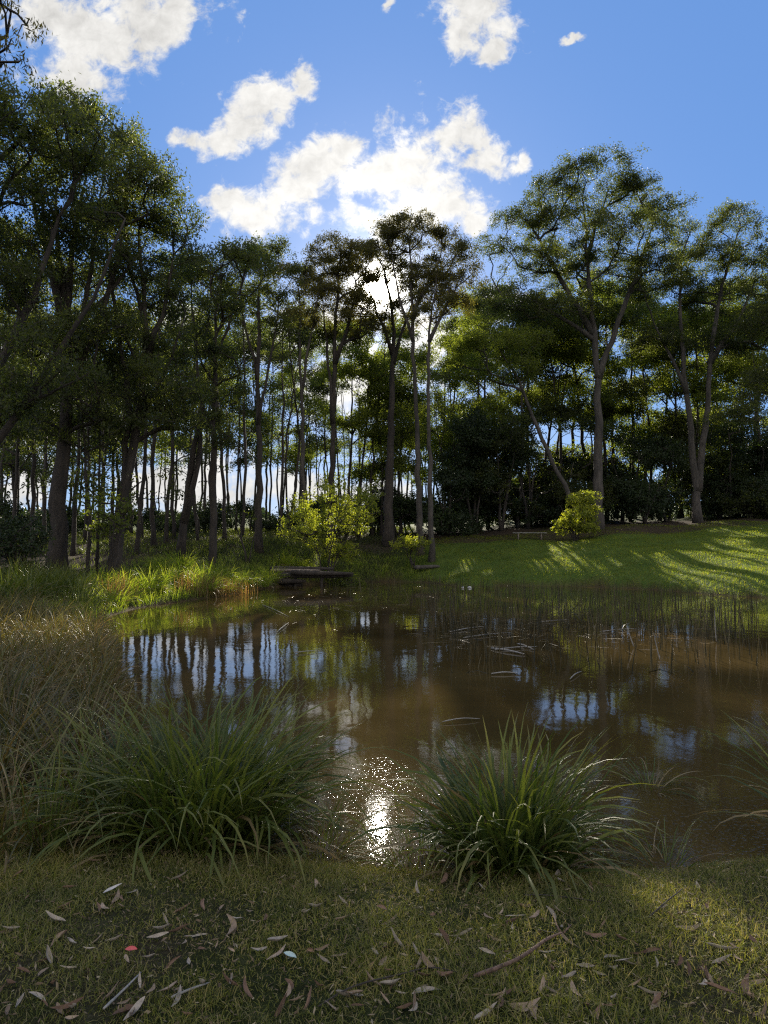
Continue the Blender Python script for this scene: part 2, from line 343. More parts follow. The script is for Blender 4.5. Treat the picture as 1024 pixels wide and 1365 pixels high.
# ------------------------------------------------------------------ ground sheet and pond
def build_ground():
    nr, na = 330, 560
    r = np.concatenate([[0.0], .35*np.exp(np.linspace(0, math.log(5000/.35), nr))])
    # finer towards the pond
    t = np.linspace(-1, 1, na, endpoint=False); th = np.pi/2-(np.pi*(0.55*t+0.45*t**3))
    X = r[:, None]*np.cos(th)[None]; Y = r[:, None]*np.sin(th)[None]
    x, y = X.ravel(), Y.ravel(); z = height(x, y)
    i = np.arange(nr)[:, None]*na; j = np.arange(na)[None]; k = (j+1) % na
    F = np.stack([i+j, i+k, i+na+k, i+na+j], -1).reshape(-1, 4)[:, ::-1]
    F = F[na:] ; V = np.stack([x, y, z], -1)
    V = V[na:]; F = F-na; x, y, z = V.T
    # centre cap
    V = np.concatenate([V, [[0, 0, gz(0, 0)]]]); kk = np.arange(na)
    F3 = np.stack([kk, (kk+1) % na, np.full(na, len(V)-1)], -1)[:, ::-1]
    x, y, z = V.T; d = sdist(x, y); u = 512+946*x/np.maximum(y, 5)
    ss = lambda a, b, v: np.clip((v-a)/(b-a), 0, 1)
    lawn = np.where((y > 28), ss(520, 590, u)*(1-ss(56, 62, y)), 0)
    lawn = np.maximum(lawn, ss(60, 75, y)*.9)
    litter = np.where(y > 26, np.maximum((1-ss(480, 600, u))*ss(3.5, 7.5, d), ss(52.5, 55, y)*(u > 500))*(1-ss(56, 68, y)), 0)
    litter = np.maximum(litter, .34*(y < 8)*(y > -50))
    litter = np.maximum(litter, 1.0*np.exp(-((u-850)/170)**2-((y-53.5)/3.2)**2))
    mud = np.clip(1-d/.35, 0, 1)
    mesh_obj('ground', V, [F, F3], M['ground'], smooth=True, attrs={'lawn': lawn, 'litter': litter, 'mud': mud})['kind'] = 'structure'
build_ground()
def build_water():
    xs = np.linspace(-16, 24, 41); ys = np.linspace(3.0, 52, 50)
    X, Y = np.meshgrid(xs, ys); V = np.stack([X.ravel(), Y.ravel(), np.zeros(X.size)], -1)
    i = np.arange(len(ys)-1)[:, None]*len(xs); j = np.arange(len(xs)-1)[None]
    F = np.stack([i+j, i+j+1, i+len(xs)+j+1, i+len(xs)+j], -1).reshape(-1, 4)
    mesh_obj('water', V, [F], M['water'], smooth=True)['kind'] = 'structure'
build_water()

# ------------------------------------------------------------------ where sunlight gets through the wood
SHAFTS = []
def shaft(px, py, Y, r, z=None):
    P = at(px, py, Y) if z is None else np.array([(px-CX)/FPX*Y, Y, z]); SHAFTS.append((P, r, r))
for a in [(440,680,43,1.7),(400,665,43,1.0),(475,690,43,1.1),(430,720,42,1.0),
          (758,700,50,1.5),(735,705,50,1.0),(550,715,47,.8),
          (190,775,26,1.3),(250,765,29,1.5),(310,760,31,1.4),(345,755,34,1.3),(150,790,24,1.0),(280,785,29,1.3),(225,790,27,1.0),(330,780,32,1.0),
          (150,640,29,.7),(170,610,29,.6),(120,690,29,.5)]: shaft(*a)
for (px, py, r) in [(780,768,.7),(810,762,.9),(850,765,1.1),(880,772,.9),(905,762,.8),(940,768,1.0),(930,745,.8),(990,735,.9),(1010,745,.8),(985,775,.9),(1000,715,.8),(960,708,.5),(1015,770,.7),(870,752,.5),(800,775,1.0),(835,758,1.0),(915,778,1.1),(965,755,1.2),(1005,760,1.2),(900,745,.9),(1020,745,1.2),(970,725,.9),(960,785,1.2),(1020,785,1.2),(740,772,.7),
                    (620,757,.45),(650,763,.3),(690,800,.8),(660,790,.5),(955,797,.5),
                    (900,860,1.1),(960,870,.9),(860,850,.7),(830,865,.7),(585,930,.5),(560,945,.4),(620,940,.4),(640,960,.35),(330,835,1.0),(370,825,1.0),(420,845,.7),(280,840,.7),
                    (30,850,.9),(70,865,.8),(10,870,.8),(110,850,.6),(450,935,.35),(470,960,.25),(512,1095,.42),(498,1020,.25),(460,1200,.10),(560,1230,.13),(880,1205,.15),(700,1245,.12),(620,1290,.09),(300,1185,.10),(960,1260,.13),(820,1185,.11),(760,1310,.08),(350,1290,.07),(540,1185,.12),(150,1230,.08),(505,1060,.2),(520,1140,.2)]:
    q = py < 800 and px > 600; SHAFTS.append((hit(px, py), r*(1.9 if q else 1), r*(.42 if q else 1)))
SHAFTS.append((np.array([0, 0, CAMZ]), .42, .42))
SP = np.array([s[0] for s in SHAFTS]); SR = np.array([s[1] for s in SHAFTS]); SR2 = np.array([s[2] for s in SHAFTS])
# coordinates across the sun's direction
_ex = np.cross(SUN, [0, 0, 1.]); _ex /= np.linalg.norm(_ex); _ez = np.cross(_ex, SUN)
SA, SB, ST = SP@_ex, SP@_ez, SP@SUN
def blocked(P, k=1.0):
    """True where a leaf at P would shade one of the sunlit spots"""
    a, b, t = P@_ex, P@_ez, P@SUN; out = np.zeros(len(P), bool); kk = k*rng.uniform(.85, 1.3, len(P))
    for q in range(len(SR)):
        out |= (((a-SA[q])/SR[q])**2+((b-SB[q])/SR2[q])**2 < kk**2) & (t > ST[q]+2.5)
    return out

# ------------------------------------------------------------------ trees
def leaf_quads(P, L, Wd, droop=.6):
    n = len(P); ax = rng.standard_normal((n, 3)); ax[:, 2] -= droop; ax /= np.linalg.norm(ax, axis=1)[:, None]
    nr = rng.standard_normal((n, 3)); sd = np.cross(ax, nr); sd /= np.linalg.norm(sd, axis=1)[:, None]+1e-9
    L = L*rng.uniform(.7, 1.25, n); Wd = Wd*rng.uniform(.8, 1.2, n)
    a = ax*L[:, None]*.5; s = sd*Wd[:, None]*.5
    V = np.stack([P-a, P+s, P+a, P-s], 1).reshape(-1, 3)
    return V, np.arange(4*n).reshape(-1, 4)
def crown_points(lobes, spacing, inner=.3):
    out = []
    for (c, r) in lobes:
        area = 2.4*math.pi*((r[0]*r[1])**1.6+(r[0]*r[2])**1.6+(r[1]*r[2])**1.6)**(1/1.6)/3**(1/1.6)
        n = max(3, int(area/spacing**2))
        d = rng.standard_normal((n*3, 3)); d /= np.linalg.norm(d, axis=1)[:, None]; d = d[d[:, 2] > -.35][:n]
        f = np.where(rng.random(len(d)) < inner, rng.uniform(.3, .8, len(d)), rng.uniform(.82, 1.04, len(d)))
        out.append(np.concatenate([np.asarray(c)+d*f[:, None]*np.asarray(r), (f < .81)[:, None].astype(float)], 1))
    return np.concatenate(out)
def build_tree(name, label, cat, base, stems, lobes, r0, leafm='gum', barkm='bark_dark', spacing=1.0, clump=.7, nleaf=150,
               L=.17, Wd=.05, group=None, sides=8, inner=.3, flat=.5, droop=.6, steep=.45, twigs=2, bare=0, carve=True, parts=True):
    """stems: list of (points, base radius factor); lobes: (centre, radii). Limbs are grown from the stems out to each leaf clump."""
    base = np.asarray(base, float)
    N, par, R_fix, strands = [], [], [], []
    for k, (pts, rf) in enumerate(stems):
        pts = np.asarray(pts, float)
        # smooth resample of the stem
        seg = np.linalg.norm(np.diff(pts, axis=0), axis=1); s = np.concatenate([[0], np.cumsum(seg)]); m = max(6, int(s[-1]/.9))
        q = np.linspace(0, s[-1], m); P = np.stack([np.interp(q, s, pts[:, i]) for i in range(3)], -1)
        for _ in range(2): P[1:-1] = .5*P[1:-1]+.25*(P[:-2]+P[2:])
        P[1:] += rng.standard_normal((m-1, 3))*[.05, .05, .02]
        st = []
        for i in range(m):
            st.append(len(N)); N.append(P[i]); par.append(st[-2] if i else -1)
            R_fix.append(r0*rf*(1-.86*(i/(m-1))**.9))
        strands.append((st, True))
    A = crown_points(lobes, spacing, inner) if lobes else np.zeros((0, 4))
    if carve and len(A): A = A[~blocked(A[:, :3], .85)]
    nstem = len(N)
    if bare: pass
    stem_pts = np.array(N)
    if len(A):
        dd = np.linalg.norm(A[:, None, :2]-stem_pts[None, :, :2], axis=2).min(1); A = A[np.argsort(dd)]
    INN = A[:, 3]; A = A[:, :3]
    cap = nstem+len(A)*6+10; NP = np.zeros((cap, 3)); NP[:nstem] = stem_pts; cnt = nstem
    use = np.zeros(cap, bool); use[:nstem] = True
    top = stem_pts[:, 2].max(); zlow = base[2]+.25*(top-base[2]); use[:nstem] = stem_pts[:, 2] > zlow
    leafn = []
    for a in A:
        Q = NP[:cnt]; v = a-Q; dist = np.linalg.norm(v, axis=1)+1e-6
        rise = v[:, 2]/dist
        cost = dist*(1+2.2*np.maximum(0, steep-rise)**1.2)+np.where(use[:cnt], 0, 1e3)
        cost = np.where(dist < .35, 1e3, cost)
        i = int(np.argmin(cost)); p0 = Q[i]; D = np.linalg.norm(a-p0)
        pd = p0-Q[par[i]] if par[i] >= 0 else np.array([0, 0, 1.]); pd = pd/(np.linalg.norm(pd)+1e-9)
        dirn = (a-p0)/D; d0 = pd*.55+dirn*.75; d0 /= np.linalg.norm(d0)
        c1 = p0+d0*D*.38; c2 = a-(dirn*.7+np.array([0, 0, .25]))*D*.3
        ns = 5 if D > 2 else (4 if D > 1 else 3)
        t = np.linspace(0, 1, ns)[1:, None]
        B = (1-t)**3*p0+3*(1-t)**2*t*c1+3*(1-t)*t*t*c2+t**3*a
        B[:-1] += rng.standard_normal((len(B)-1, 3))*.04*D**.5
        st = [i]; last = i
        for b in B:
            NP[cnt] = b; par.append(last); use[cnt] = True; last = cnt; st.append(cnt); cnt += 1
        strands.append((st, False)); leafn.append(last)
    w_ = np.zeros(cnt)
    for l in leafn: w_[l] += 1
    for i in range(cnt-1, -1, -1):
        if par[i] >= 0: w_[par[i]] += w_[i]
    rad = .016*np.maximum(w_, 1)**.52*(1+.0*w_)
    rad[:nstem] = np.maximum(np.array(R_fix), np.minimum(rad[:nstem], np.array(R_fix)*1.3))
    mb = MB()
    for st, main in strands:
        P = NP[st]; rr = rad[st].copy()
        if main:
            # flare at the foot
            h = P[:, 2]-P[0, 2]; rr = rr*(1+.35*np.exp(-h/.5)) if np.allclose(P[0, :2], base[:2], atol=1.5) else rr
            P = P.copy(); P[0, 2] -= .3
        else: rr[0] = min(rr[0], rr[1]*1.15) if len(rr) > 1 else rr[0]
        n = sides if main else (5 if rr.max() > .06 else 4 if rr.max() > .03 else 3)
        add_tube(mb, P, rr, n, .05 if main else 0, cap=main)
    # leaf clumps
    tips = NP[leafn] if leafn else np.zeros((0, 3))
    lv = []
    for tip, isin in zip(tips, INN):
        c = clump*rng.uniform(.7, 1.3); ns = 5
        sub = tip+rng.standard_normal((ns, 3))*[c*.55, c*.55, c*.55*flat]
        n = int(nleaf*rng.uniform(.6, 1.3)*(c/clump)**1.5*(.25 if isin else 1))
        idx = rng.integers(0, ns, n)
        lv.append(sub[idx]+rng.standard_normal((n, 3))*[c*.27, c*.27, c*.22])
        for q in range(min(twigs, ns)):
            mid = (tip+sub[q])/2+[0, 0, .08]; add_tube(mb, [tip, mid, sub[q]], [.012, .009, .005], 3, 0, False)
    e = empty(name, base) ; tag(e, label, cat, group)
    mb.build('trunk', M[barkm], e, base, smooth=True)
    if lv:
        LP = np.concatenate(lv)
        if carve: LP = LP[~blocked(LP, 1.0)]
        V, F = leaf_quads(LP, L, Wd, droop)
        mesh_obj('crown', V, [F], M[leafm], e, base)
    return e, (0 if not lv else len(LP))
NL = 0
def hero(name, label, bpx, Y, path, r0, lobes, depth=1.0, extra=(), cat='tree', basepy=None, **kw):
    """path and lobes are given as bearings (photo pixels) at the tree's own distance Y; stems may lean in depth"""
    global NL
    b = gpt(bpx, Y); k = Y/FPX
    def stem(path, start=None, dy=0):
        pts = [b if start is None else start]
        for i, q in enumerate(path):
            pts.append(at(q[0], q[1], Y+(q[2] if len(q) > 2 else 0)))
        return pts
    stems = [(stem(path), 1.0)]
    for ex in extra:
        stems.append((stem(ex[1:], None if ex[0][0] is None else at(ex[0][0], ex[0][1], Y)), ex[0][2]))
    lb = []
    for q in lobes:
        px, py, rx, ry = q[:4]; dy = q[4] if len(q) > 4 else rng.uniform(-.9, .9)*rx*k
        lb.append((at(px, py, Y+dy), (rx*k, rx*k*depth, ry*k)))
    e, n = build_tree(name, label, cat, b, stems, lb, r0, **kw); NL += n
    return e

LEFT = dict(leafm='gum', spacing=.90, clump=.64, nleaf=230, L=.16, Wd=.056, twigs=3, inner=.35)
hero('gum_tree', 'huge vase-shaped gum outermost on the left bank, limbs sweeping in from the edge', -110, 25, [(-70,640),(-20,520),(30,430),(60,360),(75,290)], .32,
     [(50,185,80,42),(0,200,80,50),(20,290,85,60),(-90,230,90,70),(35,160,70,24),(-5,350,60,50),(60,480,60,50),(10,540,60,50),(110,300,50,50),(-40,380,80,60),(30,400,60,40)],
     extra=[((-70,640,.6),(0,590),(60,500),(110,420),(150,340),(165,290)), ((-20,520,.5),(-40,430),(-50,330),(-40,240))], **LEFT)
hero('gum_tree', 'tall gum with the thickest straight dark trunk on the left bank', 78, 30, [(82,640),(90,520),(88,420),(96,330),(112,250)], .42,
     [(125,200,68,38),(75,165,55,28),(165,260,48,45),(95,260,70,45),(60,340,60,50),(120,370,70,45),(80,470,80,40),(30,560,55,35),(140,450,50,40),(150,200,50,26),(100,160,50,22),(185,235,36,30),(110,540,50,40),(20,450,60,40),(150,320,60,40)],
     extra=[((88,420,.5),(60,340),(40,270),(45,200)), ((90,480,.3),(118,400),(128,320),(140,230)), ((88,400,.28),(75,320),(72,240),(85,190)), ((92,500,.3),(60,430),(20,370),(5,300)), ((90,440,.3),(150,390),(190,330)), ((90,520,.45),(130,430),(160,340),(165,270))], **LEFT)
hero('gum_tree', 'dark gum leaning right from a forked foot on the left bank', 150, 31, [(160,680),(182,580),(197,470),(190,380),(186,300)], .32,
     [(190,265,42,35),(215,330,38,45),(190,370,50,45),(225,400,30,45),(200,450,52,45),(215,520,45,40),(165,520,50,35),(240,470,22,40),(208,245,30,26),(228,295,22,34),(242,345,16,36),(238,400,20,40),(170,310,50,40),(205,570,48,34),(245,540,30,36)],
     extra=[((160,680,.6),(172,600),(170,500),(150,400),(140,300)), ((190,500,.3),(160,430),(120,390)), ((192,420,.3),(172,350),(165,280)), ((185,560,.35),(225,490),(248,420)), ((197,470,.5),(225,400),(232,340))], **LEFT)
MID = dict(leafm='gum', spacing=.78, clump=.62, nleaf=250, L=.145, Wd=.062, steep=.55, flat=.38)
hero('gum_tree', 'slender gum with low dark foliage beside the big left trees', 283, 37, [(284,620),(286,500),(288,420),(296,350)], .20,
     [(300,350,42,18),(272,368,32,24),(295,420,36,26),(272,470,34,36),(300,520,36,34),(262,560,30,30),(320,585,28,25)], **MID)
hero('gum_tree', 'forked gum leaning right low on the mound behind the left bank', 240, 39, [(252,640),(265,560),(285,480),(310,420),(325,370)], .24,
     [(330,352,26,20),(310,392,24,16),(250,360,30,22)], extra=[((245,690,.8),(262,640),(272,560),(262,460),(255,380))], **MID)
hero('gum_tree', 'single gum standing on the leaf-strewn mound left of the yellow shrub', 346, 44, [(346,620),(343,500),(347,420),(347,350)], .26,
     [(348,338,34,16),(322,352,26,14),(366,362,24,16),(345,395,36,18),(315,420,30,16),(370,440,28,14)],
     extra=[((343,500,.4),(325,430),(320,370)), ((344,560,.4),(365,470),(372,400))], **MID)
CEN = dict(leafm='gum_brown', spacing=.78, clump=.6, nleaf=240, L=.145, Wd=.06, flat=.36, steep=.6, inner=.2)
hero('gum_tree', 'thin gum behind the yellow shrub with two flat leaf tiers', 404, 51, [(404,580),(400,470),(398,380)], .22,
     [(386,370,28,14),(412,385,26,14),(394,425,34,12)], extra=[((402,520,.5),(418,430),(428,370))], barkm='bark_grey', **CEN)
hero('gum_tree', 'rounded tall gum just left of the low sun', 440, 52, [(443,600),(446,480),(449,400),(454,335)], .28,
     [(446,336,34,18),(476,348,26,18),(428,360,26,14),(462,372,40,14),(440,400,44,16),(478,408,26,12),(488,398,16,9),(470,392,22,9),(470,430,28,11),(492,442,20,9),(455,452,22,9)],
     extra=[((444,560,.6),(436,470),(430,400)), ((446,480,.5),(470,420),(478,365))], barkm='bark_dark', **CEN)
hero('gum_tree', 'thick black-trunked gum below the low sun at the far waterline', 517, 54, [(519,640),(522,540),(525,460),(522,400),(512,360)], .42,
     [(498,338,28,14),(530,366,32,15),(548,388,24,12),(520,432,32,13),(486,372,14,9),(536,412,22,9)], extra=[((524,480,.4),(540,430),(552,395)), ((525,470,.4),(508,430),(492,385))], **CEN)
hero('gum_tree', 'tallest central gum with a pale grey trunk and umbrella crown', 560, 50, [(558,620),(553,500),(550,420),(547,320)], .25,
     [(552,308,42,14),(524,322,28,14),(590,322,30,16),(604,345,26,18),(548,345,34,12),(570,372,34,12)],
     extra=[((550,420,.5),(575,370),(590,330)), ((551,450,.45),(530,400),(522,335))], barkm='bark_grey', **CEN)
hero('gum_tree', 'pale slim gum beside the small log at the lawn corner', 575, 48.5, [(573,640),(570,500),(573,430),(582,370)], .22,
     [(598,372,30,18),(622,368,16,22),(582,398,36,14),(606,410,26,14),(566,420,22,10)], extra=[((572,450,.5),(600,400),(612,375))], barkm='bark_grey', **CEN)
RT = dict(leafm='gum', spacing=.98, clump=.8, nleaf=290, L=.155, Wd=.07, steep=.4, flat=.38)
hero('gum_tree', 'largest spreading gum behind the small bright bush, its dome highest over the lawn', 797, 56.5, [(798,600),(797,510),(790,420),(782,340),(778,270)], .46,
     [(792,240,52,22),(738,262,34,20),(846,268,44,24),(700,292,32,18),(662,330,24,12),(760,310,62,26),(830,320,60,30),(888,292,30,22),(712,352,46,20),(800,372,70,28),(652,412,30,9),(690,400,36,14),(750,420,50,22),(870,370,40,26)],
     extra=[((797,500,.6),(825,430),(850,360),(870,300)), ((790,440,.55),(750,380),(720,320),(700,290)), ((782,340,.4),(800,290),(812,250)), ((794,450,.4),(740,420),(690,390),(655,400))],
     barkm='bark_grey', **RT)
hero('gum_tree', 'slanting gum stem leaning far left from the foot of the largest lawn tree', 782, 55.5, [(748,640),(712,560),(690,500),(655,450)], .24,
     [(650,462,40,16),(616,490,26,16),(690,500,40,20),(636,435,24,10),(700,455,30,16)], barkm='bark_grey', leafm='gum_light',
     **{k: v for k, v in RT.items() if k != 'leafm'})
hero('gum_tree', 'twin-stemmed gum on the lawn edge right of the largest tree', 931, 58.5, [(924,600),(914,510),(906,430),(908,350)], .38,
     [(920,315,32,20),(984,295,32,18),(940,350,48,22),(1002,340,38,26),(890,395,46,26),(970,400,60,30),(1010,450,50,36),(880,460,44,26),(940,470,50,28)],
     extra=[((930,650,.85),(941,570),(946,480),(962,380),(984,310)), ((946,480,.5),(990,420),(1010,360)), ((916,520,.5),(880,450),(860,400))], barkm='bark_grey', **RT)
hero('gum_tree', 'gum whose crown fills the right edge above the lawn, trunk beyond the frame', 1090, 50, [(1085,560),(1072,440),(1062,350)], .4,
     [(1062,290,36,22),(1068,340,44,32),(1056,420,50,36),(1040,520,44,34),(1000,560,36,26),(1090,460,60,50)], extra=[((1080,520,.5),(1040,440),(1030,380))], **RT)
# the bough hanging into the top left corner
hero('gum_tree', 'nearest gum, only its fine drooping sprays hang into the top left corner', -560, 8.5, [(-480,500),(-400,250),(-300,60),(-220,-120)], .2,
     [(-6,24,42,34,0),(-4,86,42,18,0),(-120,20,70,70),(-250,-60,120,90),(-160,-180,120,70)], extra=[((-400,250,.4),(-200,120),(-90,70),(-20,60))],
     leafm='gum_brown', spacing=.34, clump=.2, nleaf=90, L=.08, Wd=.018, droop=1.4, steep=-.1, flat=.8)

# woods behind: each trunk its own tree
def marks(px, tab):
    for lim, t in tab:
        if px < lim: return t
    return tab[-1][1]
def wood_tree(px, Y, zt, r0, crown_r, nl, group, label, leafm='gum', low=.55, lean=0, barkm='bark_dark', nleaf=95, L=.22, Wd=.08, name='wood_tree', flatk=.42, spacing=1.15, clump=.75):
    global NL
    b = gpt(px, Y); H = zt; x0, y0, z0 = b
    lx = rng.normal(0, 1.0)+lean
    wv = rng.normal(0, .28, 2)
    pts = [b]+[np.array([x0+lx*t**1.4+wv[0]*math.sin(5*t)+rng.normal(0, .06), y0+rng.normal(0, .06), z0+H*t]) for t in (.2, .4, .6, .8, .95)]
    lb = []
    for i in range(nl):
        t = rng.uniform(low, 1.0) if i else .97; a = rng.uniform(0, 6.28); off = crown_r*rng.uniform(.3, 1.0) if i else 0
        rr = crown_r*rng.uniform(.55, .95)
        lb.append((np.array([x0+lx*t+math.cos(a)*off, y0+math.sin(a)*off, z0+H*t-rr*.3]), (rr, rr, rr*flatk)))
    e, n = build_tree(name, label, 'tree', b, [(pts, 1.0)], lb, r0, leafm=leafm, barkm=barkm, spacing=spacing, clump=clump, nleaf=nleaf, L=L, Wd=Wd, group=group, sides=6, inner=.2, twigs=0, steep=.5)
    NL += n; return e
# slim trees among the big left ones
SW = [(60, 'left of the thickest left trunk'), (140, 'beside the thickest left trunk'), (235, 'beside the leaning forked gum'), (330, 'on the mound around the single gum'), (500, 'right of the single gum on the mound')]
for px, Y, H, r, cr in [(12,33,14,.09,1.8),(42,36,13,.12,1.8),(118,30,10,.07,1.4),(128,31,9,.06,1.2),(205,42,16,.16,2.0),(222,44,15,.12,1.8),(232,47,16,.12,2),(265,46,13,.10,1.8),(300,47,16,.14,2.0),
                        (322,50,17,.12,2),(375,52,16,.12,2),(385,55,17,.14,2),(98,38,15,.10,1.8),(60,44,16,.12,2.0),(28,48,15,.12,2),(-20,34,14,.15,2.2),(182,38,13,.12,1.8),(5,45,16,.1,2),(75,50,17,.1,2),(112,44,15,.1,2),(140,48,17,.12,2),(165,52,18,.1,2.2),(190,48,17,.1,2)]:
    wood_tree(px, Y, H*1.12, r, cr, 6, 'slim trees standing among the big gums on the left bank', 'slim dark tree '+marks(px, SW), low=.25, nleaf=75, L=.2, Wd=.08)
LW = [(60, 'behind the outermost left gum'), (120, 'behind the thickest left trunk'), (200, 'behind the leaning forked gum'), (290, 'behind the mound left of its forked gum'), (500, 'behind the mound beside the yellow shrub')]
for k in range(66):
    px = -90+k*7.8+rng.uniform(-5, 5); Y = rng.uniform(54, 98); top = rng.uniform(395, 475); H = (735-top)/946*Y-2.5
    wood_tree(px, Y, H, rng.uniform(.07, .16), rng.uniform(1.7, 2.7), 6, 'trunks of the far wood on the left', 'slender trunk of the thin far wood '+marks(px, LW), leafm='gum_light' if k % 3 == 0 else 'gum', low=.40, nleaf=150, L=.22, Wd=.10, spacing=1.25, clump=.85)
CW = [(460, 'between the thin gum and the rounded gum'), (515, 'between the rounded gum and the black trunk'), (560, 'between the black trunk and the pale trunks'), (700, 'right of the pale slim trunks')]
for k in range(40):
    px = 395+k*5.5+rng.uniform(-5, 5); Y = rng.uniform(60, 95); top = rng.uniform(415, 545); H = (735-top)/946*Y-2.5
    wood_tree(px, Y, H, rng.uniform(.07, .15), rng.uniform(1.6, 2.5), 5, 'trees of the far wood in the middle', 'slender far tree seen '+marks(px, CW), leafm='gum_light' if k % 2 == 0 else 'gum', low=.4, nleaf=160, L=.2, Wd=.09, spacing=1.25, clump=.8)
for px, top in [(462, 395), (478, 440), (497, 405), (508, 470), (535, 440)]:
    wood_tree(px, 60, (735-top)/946*60-2.5, .13, 2.5, 7, 'trees of the far wood in the middle', 'slender far tree seen '+marks(px, CW), leafm='gum_light', low=.35, nleaf=170, L=.2, Wd=.09, spacing=1.1, clump=.8)
rng = np.random.default_rng(5)
RW = [(700, 'behind the slanting stem'), (800, 'behind the largest lawn gum'), (900, 'between the largest gum and the twin-stemmed gum'), (1000, 'behind the twin-stemmed gum'), (1200, 'at the right edge')]
for k in range(38):
    px = 590+k*13.6+rng.uniform(-7, 7); Y = rng.uniform(62, 82); top = rng.uniform(360, 470); H = (735-top)/946*Y-2.5
    wood_tree(px, Y, H, rng.uniform(.13, .24), rng.uniform(2.4, 3.4), 8, 'trees of the wood behind the lawn', 'leafy tree of the crowded wood '+marks(px, RW), leafm='gum_light' if k % 3 else 'gum', low=.15, barkm='bark_grey' if k % 2 else 'bark_dark', nleaf=200, L=.22, Wd=.105, spacing=1.3, clump=.9)

# leafy understorey
def bushy(px, Y, w_, h_, label, leafm, name='shrub', cat='shrub', group=None, nleaf=110, L=.16, Wd=.08, spacing=.62, clump=.42, stemr=.05, lowz=.12, carve=True, seedn=3, zb=None, nlb=6, lr=.30, flat=.7, inner=.35, barkm='bark_dark', droop=.2):
    global NL
    b = gpt(px, Y)
    stems = []
    for i in range(seedn):
        a = rng.uniform(0, 6.28); q = w_*.28
        stems.append(([b, b+[math.cos(a)*q*.4, math.sin(a)*q*.4, h_*.35], b+[math.cos(a)*q, math.sin(a)*q, h_*.7]], 1.0))
    lb = []
    for i in range(nlb):
        a = rng.uniform(0, 6.28); t = rng.uniform(lowz+.15, .80); q = w_*rng.uniform(.1, .56-lr)*(1.15-.5*t)*1.25; r_ = lr*rng.uniform(.7, 1.1)
        lb.append((b+[math.cos(a)*q, math.sin(a)*q, h_*t], (w_*r_, w_*r_, h_*.24*r_/.3)))
    e, n = build_tree(name, label, cat, b, stems, lb, stemr, leafm=leafm, barkm=barkm, spacing=spacing, clump=clump, nleaf=nleaf, L=L, Wd=Wd, group=group, sides=5, inner=inner, twigs=1, steep=.1, flat=flat, droop=droop, carve=carve)
    NL += n; return e
USP = [(610, 'right of the pale slim trunks'), (660, 'left of the bench'), (720, 'behind the bench'), (790, 'behind the yellow bush'), (900, 'between the largest gum and twin gum'), (960, 'behind the twin gum'), (1200, 'right of the twin gum')]
for px, Y, w_, h_ in [(598,58,5,6.5),(632,57,6,8),(668,58,6,7),(705,60,6,7.5),(742,60,6,6.5),(842,61,6,7),(880,62,6,6),(975,63,6,6.5),(1012,62,6.5,7),(1060,60,7,7),(770,63,6,8),(905,66,6,8),(945,67,6,7),(810,65,6,7.5),(585,62,5,5),(615,64,6,6),(650,66,6,9),(690,66,6,6),(725,67,6,9),(760,68,6,6),(795,60,4,4),(860,58.5,4,3.2),(890,59,4,3),(985,68,6,6),(1035,67,6,6),(830,60,4,3.5),(960,61,4,3.5),(1000,60,4,3),(640,60,4,3)]:
    h_ *= rng.uniform(.85, 1.45)
    bushy(px, Y+rng.uniform(-.5, 2), w_*rng.uniform(.8, 1.2), h_, 'dense dark green understorey tree '+marks(px, USP), ['dense', 'dense', 'gum'][int(rng.integers(3))], 'understorey_tree', 'tree', 'dark understorey along the lawn edge', nleaf=130, L=.2, Wd=.11, spacing=.95, clump=.75, stemr=.12, lowz=-.1, nlb=8, lr=.26)
for px, Y, w_, h_ in [(-10,62,5,2.6),(45,66,5,2.4),(85,60,4,2.2),(120,68,5,2.6),(150,61,4,2),(195,66,5,2.5),(225,58,4,2),(275,66,5,2.6),(300,60,4,2.2),(350,66,5,2.8),(375,61,4,2.4),(420,66,5,3),(445,62,4,2.4),(495,64,5,3),(520,68,5,3),(560,64,4,3.5),(20,40,3,2.6),(-25,32,3.2,2.6),(60,52,3,2.2),(395,56,3.4,3.2),(470,60,4,3),(330,62,4,2.6),(540,60,4,4),(160,66,4,2.4),(250,60,4,2.4)]:
    h_ *= rng.uniform(.5, 1.4); px += rng.uniform(-12, 12)
    bushy(px, Y, w_*rng.uniform(.6, 1.2), h_, 'low dark scrub bush growing between the trunks of the wood', 'dense', 'scrub_bush', 'bush', 'scrub bushes between the trunks', nleaf=70, L=.2, Wd=.09, spacing=.7, clump=.5)
bushy(437, 43, 7.0, 7.2, 'airy yellow-green sapling glowing in the sun behind the log landing', 'bright', 'wattle_shrub', nlb=20, lr=.15, nleaf=70, L=.15, Wd=.065, carve=False, spacing=.70, clump=.42, lowz=.12, seedn=5)
bushy(455, 41.2, 2.6, 1.5, 'grey-green low bush in front of the glowing sapling', 'gum_light', 'low_bush', 'bush', nleaf=70, L=.12, Wd=.06, spacing=.5, clump=.3)
bushy(767, 50.5, 3.5, 3.7, 'small round bush with bright yellow leaves on the lawn', 'bright', 'yellow_bush', 'bush', nlb=12, lr=.22, nleaf=75, L=.15, Wd=.08, spacing=.52, clump=.30, lowz=.02, carve=False, seedn=6)
bushy(550, 47.5, 2.4, 2.2, 'small sunlit sapling beside the pale slim trunks at the far waterline', 'bright', 'sapling', 'sapling', nleaf=45, L=.16, Wd=.08, spacing=.6, clump=.3, lowz=.3)
bushy(148, 29, 2.6, 4.2, 'thin sapling with pale catching leaves in front of the leaning gum', 'gum_light', 'sapling', 'sapling', nleaf=34, L=.15, Wd=.08, spacing=.7, clump=.3, lowz=.35)
